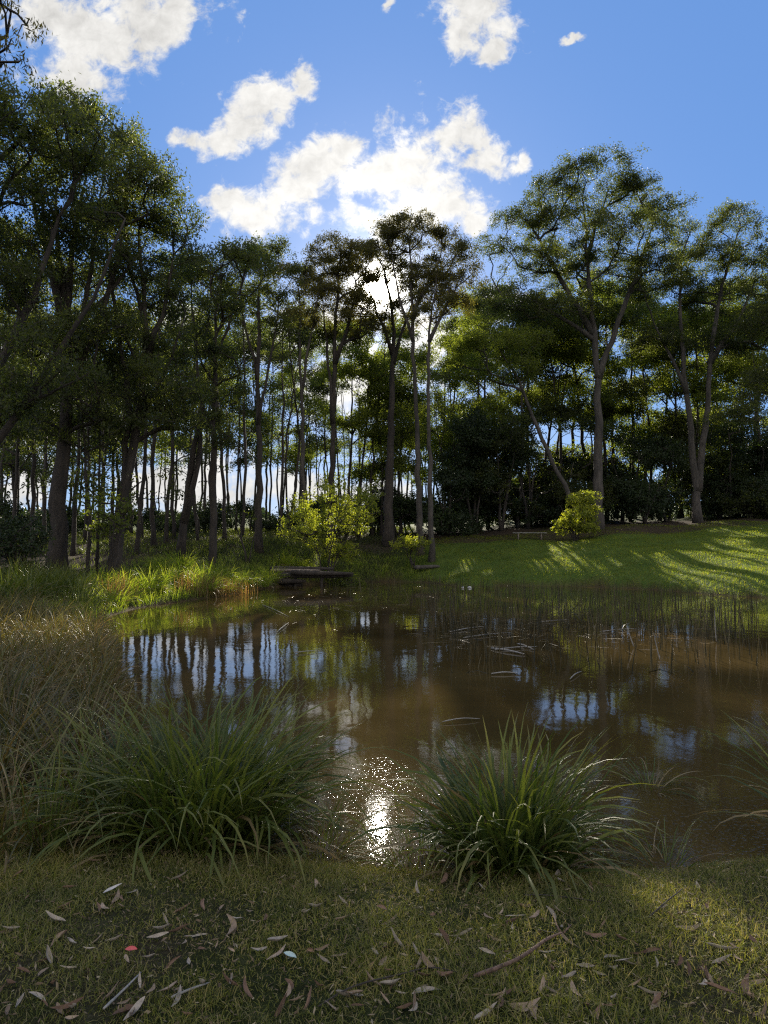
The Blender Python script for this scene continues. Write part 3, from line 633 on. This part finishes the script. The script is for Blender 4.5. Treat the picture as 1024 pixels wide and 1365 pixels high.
bushy(330, 41, 3.6, 4.8, 'thin sapling with sparse leaves in front of the mound', 'gum_light', 'sapling', 'sapling', nleaf=34, L=.16, Wd=.08, spacing=.8, clump=.35, lowz=.35)
bushy(28, 27, 3.2, 2.4, 'tangled dark bush at the left edge behind the sedges', 'dense', 'scrub_bush', 'bush', nleaf=60, L=.13, Wd=.06, spacing=.6, clump=.35)
sc['leaves']=NL

# a far line of woodland, and nothing countable in it
def far_wood():
    n = 26000; a = rng.uniform(-.9, .9, n); Y = rng.uniform(330, 420, n); x = a*Y; h = height(x, Y)
    top = 9+3*np.sin(a*23)+2.5*np.sin(a*61+1)+1.5*np.sin(a*140)
    P = np.stack([x, Y, h+rng.uniform(0, 1, n)**.7*top], -1)
    V, F = leaf_quads(P, 2.6, 1.6, 0); o = mesh_obj('distant_woodland', V, [F], M['dense'])
    tag(o, 'distant line of woodland beyond the field', kind='stuff')
far_wood()

# ------------------------------------------------------------------ grass
def scatter(n, xr, yr, test):
    x = rng.uniform(*xr, n); y = rng.uniform(*yr, n); k = test(x, y); return x[k], y[k]
def near_grass():
    x, y = scatter(260000, (-3.3, 3.3), (1.7, 5.2), lambda x, y: (np.abs(x) < .56*y+.25))
    d = sdist(x, y); dn = .5+.5*np.sin(3.1*x+1.3*np.sin(2.3*y))*np.sin(2.7*y+x)+.3*np.sin(9*x+4*y)*np.sin(8*y-3*x)
    k = (d > .03) & (rng.random(len(x)) < .5+.6*dn); x, y, dn = x[k], y[k], dn[k]; n = len(x)
    z = height(x, y); pos = np.stack([x, y, z-.004], -1)
    V, F, A = blades(pos, rng.uniform(0, 6.28, n), rng.uniform(.5, 1.5, n), rng.uniform(.2, 1.9, n), rng.uniform(.02, .05, n)*(.8+.9*np.clip(dn, 0, 1))*np.where(rng.random(n) < .04, 1.9, 1), rng.uniform(.0018, .0038, n), S=3, twist=.8)
    o = mesh_obj('short_grass', V, [F], M['neargrass'], attrs={'tip': A}); tag(o, 'short mossy grass of the near bank', kind='stuff')
near_grass()
def lawn_grass():
    x, y = scatter(300000, (1.5, 34), (29, 57), lambda x, y: (512+946*x/y > 540) & (512+946*x/y < 1060))
    d = sdist(x, y); k = (d > .05) & (rng.random(len(x)) < .62-.6*np.exp(-((512+946*x/y-850)/170)**2-((y-53.5)/3.2)**2)); x, y = x[k], y[k]; n = len(x)
    pos = np.stack([x, y, height(x, y)-.01], -1)
    V, F, A = blades(pos, rng.uniform(0, 6.28, n), rng.uniform(.9, 1.5, n), rng.uniform(.1, 1.2, n), rng.uniform(.06, .16, n), rng.uniform(.014, .026, n), S=2, twist=.8)
    o = mesh_obj('lawn_grass', V, [F], M['lawnblade'], attrs={'tip': A}); tag(o, 'mown green grass of the far lawn', kind='stuff')
lawn_grass()
def bank_grass():
    x, y = scatter(150000, (-22, 3), (17, 50), lambda x, y: (512+946*x/y > -30) & (512+946*x/y < 600))
    d = sdist(x, y); cl = .5+.5*np.sin(2.1*x+.9*y)*np.sin(1.7*y-1.3*x)
    k = (d > .05) & (d < 9) & (rng.random(len(x)) < np.exp(-d/4.0)*(.4+.6*cl)); x, y, cl, d = x[k], y[k], cl[k], d[k]; n = len(x)
    pos = np.stack([x, y, height(x, y)-.02], -1)
    V, F, A = blades(pos, rng.uniform(0, 6.28, n), rng.uniform(1.1, 1.55, n), rng.uniform(.2, 1.4, n), rng.uniform(.25, .6, n)*(.7+.6*cl)*np.exp(-d/14), rng.uniform(.010, .020, n), S=4, twist=.6)
    o = mesh_obj('bank_grass', V, [F], M['bank'], attrs={'tip': A}); tag(o, 'long yellow-green grass along the far left bank', kind='stuff')
bank_grass()

def undergrowth():
    x, y = scatter(90000, (-50, 3), (38, 78), lambda x, y: (512+946*x/y > -40) & (512+946*x/y < 590))
    d = sdist(x, y); cl = .5+.5*np.sin(.9*x+.5*y)*np.sin(.7*y-.6*x); k = (d > 4) & (rng.random(len(x)) < .35+.65*cl); x, y, cl = x[k], y[k], cl[k]; n = len(x)
    pos = np.stack([x, y, height(x, y)-.03], -1)
    V, F, A = blades(pos, rng.uniform(0, 6.28, n), rng.uniform(.9, 1.5, n), rng.uniform(.3, 2.0, n), rng.uniform(.2, .55, n)*(.5+.9*cl), rng.uniform(.03, .06, n), S=3, twist=1.0)
    o = mesh_obj('undergrowth', V, [F], M['gum'], attrs={'tip': A}); tag(o, 'dull green undergrowth on the forest floor', kind='stuff')
undergrowth()
# ------------------------------------------------------------------ tussocks
def tussock_mesh(n, spread, Lr, wr, th=(.75, 1.5), bend=(.5, 2.2), S=8, fold=.25, twist=.5, front=None, rb=.5, sway=.25):
    r = spread*np.sqrt(rng.random(n)); a = rng.uniform(0, 2*np.pi, n)
    pos = np.stack([r*np.cos(a), r*np.sin(a), np.zeros(n)-.03], -1)
    az = a+rng.normal(0, rb, n); rel = r/spread
    th0 = th[1]-(th[1]-th[0])*rel*rng.uniform(.3, 1.1, n)
    L = rng.uniform(*Lr, n)*rng.choice([1, 1, .75, .5], n)
    return blades(pos, az, th0, rng.uniform(*bend, n)*(.45+.75*rel), L, rng.uniform(*wr, n), S=S, pw=1.5, twist=twist, fold=fold, sway=sway, taper=5.0)
def tussock(name, label, x, y, n, spread, Lr, wr, mat='tussock', dry=60, group=None, scale=1.0, cat='grass tussock', **kw):
    b = np.array([x, y, gz(x, y) if sdist(x, y)[0] > 0 else -.03]); e = empty(name, b); tag(e, label, cat, group)
    V, F, A = tussock_mesh(n, spread, Lr, wr, **kw); mesh_obj('blades', V, [F], M[mat], e, attrs={'tip': A})
    if dry:
        V, F, A = tussock_mesh(dry, spread*1.15, (Lr[0]*.6, Lr[1]*.8), wr, th=(.2, 1.3), bend=(.8, 2.6), S=7, fold=0, twist=.8)
        mesh_obj('dry_blades', V, [F], M['drygrass'], e, attrs={'tip': A})
    return e
tussock('sedge_tussock', 'big dark green tussock of strappy blades left of the sun glint', -1.22, 4.85, 900, .43, (.95, 1.38), (.013, .023), dry=190, bend=(.5, 2.5), th=(.95, 1.54), rb=.9, sway=.5)
tussock('sedge_tussock', 'side clump joined on the left of the big dark tussock', -1.75, 4.65, 170, .22, (.6, 1.1), (.008, .014), dry=50, rb=.9)
tussock('sedge_tussock', 'big green tussock right of the sun glint with long arching blades', .76, 4.40, 560, .29, (.72, 1.12), (.013, .023), dry=130, bend=(.5, 2.5), th=(.98, 1.54), rb=.9, sway=.5)
tussock('sedge_tussock', 'small fine clump between the sun glint and the left tussock', -.42, 4.72, 150, .16, (.35, .75), (.003, .006), dry=70, th=(.4,1.4))
tussock('sedge_tussock', 'thin fringe of blades leaning into the sun glint from the right tussock', .22, 4.55, 130, .18, (.45, .85), (.003, .007), dry=60, th=(.5,1.45))
tussock('sedge_tussock', 'dark tussock leaning in from the right edge over the water', 2.92, 4.6, 150, .16, (.8, 1.3), (.010, .018), dry=30, th=(.5, 1.4), bend=(.3, 1.5))
tussock('sedge_tussock', 'small sparse tuft standing alone in the water near the right edge', 2.2, 6.0, 38, .09, (.35, .65), (.006, .010), mat='tussock', dry=40, th=(.5, 1.3))
tussock('sedge_tussock', 'low scrappy clump on the right bank beside the water', 1.75, 4.5, 120, .2, (.25, .6), (.004, .008), dry=90, th=(.2, 1.2))
tussock('grass_clump', 'bright upright green blades left of the big tussock', -1.95, 4.25, 46, .09, (.45, .75), (.007, .011), mat='tussock', dry=10, th=(1.2, 1.52), bend=(.1, .7), cat='grass clump')
# brown sedges filling the near left
protos = []
k = 0
sp_ = []
for yy_ in np.arange(4.5, 19.5, .60):
    xe = np.interp(yy_, [4.3, 6, 8.2, 10.8, 14, 17.3, 20.5], [-1.85, -2.2, -2.95, -4.0, -5.4, -6.9, -8.1])
    for j in range(7):
        x = xe-.38-j*.62+rng.uniform(-.2, .2); y = yy_+rng.uniform(-.2, .2)
        if 512+946*x/y > -60: sp_.append((x, y))
def sedge_label(y): return 'red-brown sedge clump on the left shore, '+('just behind the big left tussock' if y < 7 else 'partway between the big tussock and the dark clumps' if y < 12 else 'at the far end against the dark green clumps')
for i, (x, y) in enumerate(sp_):
    if len(protos) < 7:
        e = tussock('red_sedge', sedge_label(y), x, y, 120, .28, (.5, 1.05), (.008, .015), mat='redsedge', dry=60,
                    group='red-brown sedges crowding the left shore', th=(.6, 1.5), bend=(.1, 2.2), S=6, fold=0, cat='sedge', rb=1.3, twist=1.0); protos.append(e)
    else:
        src = protos[i % 7]; e = src.copy(); e['label'] = sedge_label(y); C.objects.link(e); e.location = (x, y, gz(x, y)); e.rotation_euler[2] = rng.uniform(0, 6.28); s = rng.uniform(.62, .98); e.scale = (s, s, s)
        for ch in src.children:
            c = ch.copy(); C.objects.link(c); c.parent = e
# green clumps on the left bank
protos = []; spots = []
for px, Y in [(10,20),(40,21),(70,22),(20,23.5),(55,24),(95,23),(85,25.5),(0,26),(30,27),(110,21)]: spots.append((px, Y, 0))
for px, Y in [(130,25.5),(165,26.5),(200,28),(180,30),(225,30.5),(250,31.5),(275,33),(240,34.5),(300,34),(320,35.2),(335,36.5),(352,37.5),(290,36.5),(360,39.5),(140,29),(210,33),(270,30.6),(300,31.9),(385,43),(405,43.5),(150,23.5)]: spots.append((px, Y, 1))
pr = {0: [], 1: []}
for i, (px, Y, kd) in enumerate(spots):
    x = (px-CX)/FPX*Y; y = Y; k = 0
    while sdist(x, y)[0] < .15 and k < 30: x -= .12; k += 1
    lab, grp = [('dark green sedge clump on the left bank behind the brown sedges', 'dark sedge clumps of the left bank'), ('yellow-green grass clump on the sunlit left shore', 'sunlit grass clumps of the far left shore')][kd]
    if len(pr[kd]) < 4:
        e = tussock('shore_grass', lab, x, y, 230, .5, (.9, 1.3) if kd else (1.0, 1.5), (.016, .028), mat='bank' if kd else 'tussock', dry=40, group=grp, S=6, fold=0, cat='grass clump', th=(.7, 1.5), bend=(.3, 2.0)); pr[kd].append(e)
    else:
        src = pr[kd][i % 4]; e = src.copy(); C.objects.link(e); e.location = (x, y, gz(x, y)); e.rotation_euler[2] = rng.uniform(0, 6.28); s = rng.uniform(.7, 1.1); e.scale = (s, s, s)
        for ch in src.children:
            c = ch.copy(); C.objects.link(c); c.parent = e
# orange reeds at the foot of the bank
def orange():
    n = 800; px = np.concatenate([rng.normal(290, 22, n//2), rng.uniform(240, 345, n//4), rng.normal(160, 12, n//4)]); n = len(px)
    Y = np.interp(px, [150, 250, 345], [24.5, 29.6, 33.5])+rng.uniform(-.9, .5, n); x = (px-CX)/FPX*Y
    pos = np.stack([x, Y, np.maximum(height(x, Y), -.2)], -1)
    V, F, A = blades(pos, rng.uniform(0, 6.28, n), rng.uniform(1.35, 1.57, n), rng.uniform(0, .5, n), rng.uniform(.5, 1.1, n), rng.uniform(.012, .02, n), S=3, twist=.5)
    o = mesh_obj('orange_reeds', V, [F], M['orange'], attrs={'tip': A}); tag(o, 'orange-brown dead reeds at the foot of the sunlit left bank', kind='stuff')
orange()
def reeds():
    n = 3400; px = rng.uniform(560, 1010, n); py = 778+rng.uniform(0, 1, n)**1.5*75
    px = np.concatenate([px, rng.uniform(440, 620, 420), rng.uniform(600, 1024, 260)]); py = np.concatenate([py, rng.uniform(768, 800, 420), rng.uniform(840, 900, 260)]); n = len(px)
    d = np.stack([(px-CX)/FPX, cp-sp*(CY-py)/FPX, sp+cp*(CY-py)/FPX], -1); t = CAMZ/-d[:, 2]; x, y = d[:, 0]*t, d[:, 1]*t
    k = (sdist(x, y) < .4); x, y = x[k], y[k]; n = len(x)
    pos = np.stack([x, y, np.full(n, -.1)], -1)
    broken = rng.random(n) < .12
    V, F, A = blades(pos, rng.uniform(0, 6.28, n), np.where(broken, rng.uniform(.3, 1.2, n), rng.normal(1.5, .07, n)), np.where(broken, rng.uniform(.5, 2.4, n), rng.uniform(0, .35, n)), rng.uniform(.2, .9, n)*np.where(rng.random(n) < .1, 1.4, 1), rng.uniform(.012, .022, n), S=4, twist=1.5)
    o = mesh_obj('reeds', V, [F], M['reed'], attrs={'tip': A}); tag(o, 'dark thin reeds standing in the far right water', kind='stuff')
reeds()
def floating():
    n = 900; px = np.concatenate([rng.uniform(560, 960, 620), rng.uniform(380, 600, 280)]); py = np.concatenate([rng.normal(835, 14, 620), rng.normal(800, 14, 280)])
    d = np.stack([(px-CX)/FPX, cp-sp*(CY-py)/FPX, sp+cp*(CY-py)/FPX], -1); t = CAMZ/-d[:, 2]; x, y = d[:, 0]*t, d[:, 1]*t
    k = (sdist(x, y) < -.1) & (t > 0); x, y = x[k], y[k]; n = len(x)
    V, F, A = blades(np.stack([x, y, np.full(n, .012)], -1), rng.uniform(0, 6.28, n), rng.uniform(0, .12, n), rng.uniform(0, .15, n), rng.uniform(.08, .55, n), rng.uniform(.015, .035, n), S=2, twist=.3)
    o = mesh_obj('floating_litter', V, [F], M['drygrass'], attrs={'tip': A}); tag(o, 'broken reed litter floating on the far water', kind='stuff')
floating()

# ------------------------------------------------------------------ log landing, logs, sticks, bench
def stick(name, label, cat, pts, r, mat='deadwood', group=None, n=7, twigs=()):
    pts = np.asarray(pts, float); e = mesh_stick(name, pts, r, mat, n, twigs); tag(e, label, cat, group); return e
def mesh_stick(name, pts, r, mat, n=7, twigs=(), parent=None, loc=None):
    s = np.linspace(0, 1, len(pts)); q = np.linspace(0, 1, max(8, len(pts)*3)); P = np.stack([np.interp(q, s, pts[:, i]) for i in range(3)], -1)
    for _ in range(3): P[1:-1] = .5*P[1:-1]+.25*(P[:-2]+P[2:])
    mb = MB(); rr = np.interp(q, [0, .1, .8, 1], [r*.8, r, r*.75, r*.4]); add_tube(mb, P, rr, n, .07)
    for tw in twigs: add_tube(mb, np.asarray(tw, float), np.linspace(r*.5, r*.25, len(tw)), 5)
    loc = P[0] if loc is None else loc
    return mb.build(name, M[mat], parent, loc, smooth=True)
def log_landing():
    b = at(415, 780, 40); b[2] = 0; e = empty('log_landing', b); tag(e, 'rough landing of stacked dark logs on posts over the water', 'log landing')
    def lg(x0, x1, y, z, r, nm='log', mat='bark_dark', dz=0):
        mesh_stick(nm, np.array([[x0, y, z], [(x0+x1)/2, y+rng.uniform(-.05, .05), z+dz+rng.uniform(-.03, .03)], [x1, y+rng.uniform(-.1, .1), z+dz]]), r, mat, 9, parent=e, loc=b)
    lg(-6.5, -2.9, 40.7, .98, .15); lg(-6.3, -1.75, 40.0, .62, .19); lg(-5.2, -1.7, 39.7, .80, .15, dz=-.08); lg(-6.4, -2.2, 40.4, .66, .19); lg(-6.4, -3.6, 40.2, .90, .10, mat='deadwood')
    lg(-6.4, -4.4, 39.9, .30, .18); lg(-6.4, -4.6, 40.3, .08, .18)
    for x, y in [(-3.5, 40.0), (-6.0, 40.2), (-5.0, 40.1), (-2.2, 40.3)]:
        mesh_stick('post', np.array([[x, y, -.5], [x, y, .2], [x+.02, y, .62]]), .11, 'bark_dark', 8, parent=e, loc=b)
log_landing()
h0 = gpt(570, 47)
stick('fallen_log', 'short dark log lying at the foot of the pale slim trunks', 'log', [h0+[-.9, 0, .12], h0+[0, -.1, .2], h0+[.8, .1, .22]], .16, 'bark_grey')
def bench():
    b = gpt(706, 52.5); b[2] = at(706, 722, 52.5)[2] if False else b[2]; e = empty('bench', b); tag(e, 'low plank bench on two supports at the back of the lawn', 'bench')
    def box(nm, c, s, mat, bev=.01):
        c = np.array(c); s = np.array(s)/2; V = np.array([[i, j, k] for i in (-1, 1) for j in (-1, 1) for k in (-1, 1)])*s+c
        F = np.array([[0,1,3,2],[4,6,7,5],[0,4,5,1],[2,3,7,6],[0,2,6,4],[1,5,7,3]]); o = mesh_obj(nm, V+b, [F], M[mat], e, b)
        md = o.modifiers.new('bevel', 'BEVEL'); md.width = bev; md.segments = 2
    box('seat', (0, -.11, .47), (2.5, .19, .055), 'plank'); box('seat', (0, .11, .475), (2.5, .19, .055), 'plank')
    for s in (-.85, .85):
        box('leg', (s, 0, .2), (.09, .36, .48), 'deadwood')
bench()
for i, (px, py, s) in enumerate([(617, 789, .06), (626, 788, .09)]):
    P = at(px, py, 38.2); P[2] = .03
    u = np.linspace(0, np.pi, 7); v = np.linspace(0, 2*np.pi, 10, endpoint=False)
    V = np.array([[math.sin(a)*math.cos(c)*(1.2+.2*math.sin(3*c)), math.sin(a)*math.sin(c), math.cos(a)*.8] for a in u for c in v])*s+P
    F = np.array([[a*10+c, a*10+(c+1) % 10, (a+1)*10+(c+1) % 10, (a+1)*10+c] for a in range(6) for c in range(10)])
    m_, n_ = material('pale_stone%d' % i); p_ = n_.n('ShaderNodeBsdfPrincipled', Base_Color=n_.ramp(n_.noise(n_.n('ShaderNodeNewGeometry').outputs['Position'], 20.0, 4), [(.3, (.45,.44,.42)), (.7, (.8,.8,.78))]), Roughness=.7); finish(n_, p_.outputs[0])
    o = mesh_obj('pale_stone', V, [F], m_, None, P, smooth=True); tag(o, ['smaller, left one of two whitish stones at the lawn waterline', 'larger, right one of two whitish stones at the lawn waterline'][i], 'stone')
def wpt(px, py, z=.02):
    d = ray(px, py); t = (CAMZ-z)/-d[2]; return np.array([d[0]*t, d[1]*t, z])
k = 0
for a, b_, r in [((655,864),(700,872),.035),((660,866),(715,862),.025),((655,898),(690,897),.02),((690,858),(712,866),.03),((600,842),(645,835),.025),((618,850),(680,843),.02),((715,830),(760,826),.02),
                 ((845,862),(838,835),.022),((880,880),(875,845),.02),((955,855),(957,815),.02),((760,905),(775,895),.015),((370,842),(385,830),.02),((350,806),(385,822),.02),((392,870),(430,868),.015),((800,842),(850,838),.02),((590,962),(640,958),.012)]:
    A_, B_ = wpt(*a), wpt(*b_)
    if abs(a[0]-b_[0]) < 12: B_ = A_+[(b_[0]-a[0])/FPX*A_[1], .1, (a[1]-b_[1])/FPX*A_[1]]
    stick('floating_stick', 'pale broken reed stalk lying on or poking from the pond', 'stick', [A_, (A_+B_)/2+[0, .03, .02], B_], r*.6, 'plank', 'pale stalks in the pond', 5)
def gnd(px, py, up=.012):
    P = hit(px, py); P[2] = gz(P[0], P[1])+up; return P
stick('fallen_branch', 'reddish brown fallen branch with a forked tip on the near grass', 'branch', [gnd(632, 1322, .03), gnd(665, 1303, .035), gnd(700, 1289, .04), gnd(728, 1270, .04), gnd(750, 1256, .04)], .0085, 'redwood',
      twigs=[[gnd(748, 1258, .04), gnd(742, 1248, .05), gnd(738, 1240, .05)], [gnd(752, 1256, .04), gnd(762, 1252, .05)]])
stick('twig', 'long thin dark twig curving across the near grass', 'twig', [gnd(425, 1352, .025), gnd(470, 1332, .03), gnd(530, 1312, .03), gnd(575, 1303, .03), gnd(612, 1304, .02)], .0035, 'bark_dark')
stick('twig', 'straight pale stick beside the red leaf', 'twig', [gnd(138, 1362, .02), gnd(160, 1340, .025), gnd(188, 1308, .03)], .005, 'plank')
stick('twig', 'grey stick lying among leaves left of the long dark twig', 'twig', [gnd(228, 1345, .02), gnd(255, 1336, .025), gnd(280, 1325, .02)], .005, 'plank')
stick('twig', 'thin dark twig crossing the grass below the right bank clump', 'twig', [gnd(865, 1235, .03), gnd(890, 1215, .04), gnd(910, 1200, .05)], .004, 'bark_dark')
stick('twig', 'horizontal thin twig under the right tussock', 'twig', [gnd(700, 1205, .03), gnd(740, 1204, .03), gnd(800, 1212, .02)], .004, 'bark_dark')

# ------------------------------------------------------------------ fallen leaves
def fl_mat(name, a, b):
    m, n = material(name); oi = n.n('ShaderNodeObjectInfo').outputs['Random']; g = n.n('ShaderNodeTexCoord').outputs['Object']
    c = n.ramp(oi, [(0, a), (1, b)]); c = n.mix(n.ramp(n.noise(g, 60.0, 4, .6), [(.4, 0.0), (.75, .6)]), c, tuple(.45*q for q in a))
    finish(n, n.n('ShaderNodeBsdfPrincipled', Base_Color=c, Roughness=.9).outputs[0]); return m
FM = [fl_mat('dry_leaf_tan', (.20,.14,.09), (.36,.27,.19)), fl_mat('dry_leaf_grey', (.24,.20,.155), (.42,.36,.29)), fl_mat('dry_leaf_brown', (.12,.07,.045), (.24,.15,.10))]
def leaf_shape(L, Wd, curl, bend, S=9):
    s = np.linspace(0, 1, S); w_ = Wd*np.sin(np.pi*np.clip(s*.97+.015, 0, 1))**.8*(1-.35*s); cy_ = bend*np.sin(np.pi*s)*L
    V = []
    for i in range(S):
        for q in (-1, -.5, 0, .5, 1):
            V.append([s[i]*L-L/2, cy_[i]+q*w_[i]*.5, curl*(q*q)*w_[i]*.6+.12*L*curl*(2*s[i]-1)**2+.01*L*math.sin(9*s[i])])
    b = np.arange(S-1)[:, None]*5+np.arange(4)[None]; F = np.stack([b, b+1, b+6, b+5], -1).reshape(-1, 4)
    # stalk
    return np.array(V), F
LM = []
for q in range(9):
    V, F = leaf_shape(rng.uniform(.075, .135), rng.uniform(.020, .034), rng.uniform(.3, 1.3), rng.uniform(-.12, .12))
    o = mesh_obj('fallen_leaf', V, [F], FM[q % 3], smooth=True); LM.append(o)
spots = [(77,1265),(90,1298),(60,1290),(150,1200),(210,1258),(228,1245),(218,1268),(175,1195),(270,1215),(262,1228),(335,1160),(332,1225),(345,1275),(308,1278),(315,1290),(305,1320),(330,1328),(268,1276),(252,1290),(408,1225),(420,1218),(430,1278),(432,1290),(500,1280),(512,1275),(528,1262),(572,1290),(568,1310),(602,1340),(680,1342),(735,1330),(742,1328),(620,1320),(590,1260),(650,1280),(758,1262),(815,1290),(830,1300),(850,1275),(845,1292),(870,1350),(905,1295),(935,1300),(942,1310),(395,1350),(410,1345),(378,1352),(385,1328),(185,1322),(200,1330),(238,1335),(90,1350),(60,1358),(12,1330),(30,1300),(10,1160),(25,1170),(85,1215),(130,1222),(240,1175),(700,1215),(520,1160),(640,1190),(540,1350),(700,1350),(780,1350),(800,1310),(960,1340),(985,1290),(1000,1330),(1010,1260),(945,1215),(905,1225),(930,1180),(865,1180),(880,1205),(5,1245),(45,1235),(118,1275),(160,1345)]
for k in range(175):
    spots.append((rng.uniform(-5, 1030), 1150+215*rng.random()**.8))
cntl = 0
for i, (px, py) in enumerate(spots):
    P = hit(px, py)
    if P[1] > 5 or sdist(P[0], P[1])[0] < .08: continue
    src = LM[int(rng.integers(0, 9))]; o = LM[cntl] if cntl < 9 else src.copy()
    if cntl >= 9: C.objects.link(o)
    cntl += 1
    o.location = (P[0], P[1], gz(P[0], P[1])+rng.uniform(.006, .026)); o.rotation_euler = (rng.normal(0, .35), rng.normal(0, .3), rng.uniform(0, 6.28)); s = rng.uniform(.38, 1.0); o.scale = (s, s*rng.uniform(.6, 1.7), s)
    tag(o, 'dry gum leaf lying curled on the near grass', 'leaf', 'dry gum leaves scattered over the near grass')
def special(px, py, a, b, label, L, Wd, rz):
    V, F = leaf_shape(L, Wd, .4, .05); o = mesh_obj('fallen_leaf', V, [F], fl_mat('leaf_'+label.split()[0], a, b), smooth=True)
    P = hit(px, py); o.location = (P[0], P[1], gz(P[0], P[1])+.035); o.rotation_euler = (.25, -.1, rz); tag(o, label, 'leaf')
def litter_bits():
    n = 9000; x, y = scatter(n, (-3.2, 3.2), (1.9, 4.9), lambda x, y: (np.abs(x) < .56*y+.2)); d = sdist(x, y); k = d > .05; x, y = x[k], y[k]; n = len(x)
    P = np.stack([x, y, height(x, y)+rng.uniform(.004, .02, n)], -1); a = rng.uniform(0, 6.28, n); L = rng.uniform(.008, .04, n)*.5; Wd = rng.uniform(.003, .011, n)*.5
    ax = np.stack([np.cos(a), np.sin(a), rng.normal(0, .3, n)], -1)*L[:, None]; sd = np.stack([-np.sin(a), np.cos(a), rng.normal(0, .4, n)], -1)*Wd[:, None]
    V = np.stack([P-ax, P-ax*.2+sd, P+ax, P+ax*.3-sd], 1).reshape(-1, 3)
    o = mesh_obj('leaf_litter', V, [np.arange(4*n).reshape(-1, 4)], M['crumb']); tag(o, 'crumbled bark and leaf bits among the near grass', kind='stuff')
M['crumb'] = leaf_mat('litter_crumbs', [(.05,.035,.022),(.16,.11,.07),(.09,.06,.04),(.34,.28,.20)], .05, rough=.9)
litter_bits()
special(175, 1280, (.55,.10,.10), (.55,.12,.11), 'red fallen leaf, the only one of its colour on the grass', .055, .03, -.2)
special(387, 1290, (.42,.52,.48), (.44,.54,.50), 'pale blue-green flat leaf right of the red one', .08, .028, -.75)
special(150, 1197, (.5,.46,.42), (.5,.46,.42), 'large pale grey leaf near the left tussock shade', .10, .022, .9)
print('objects', len(bpy.data.objects))
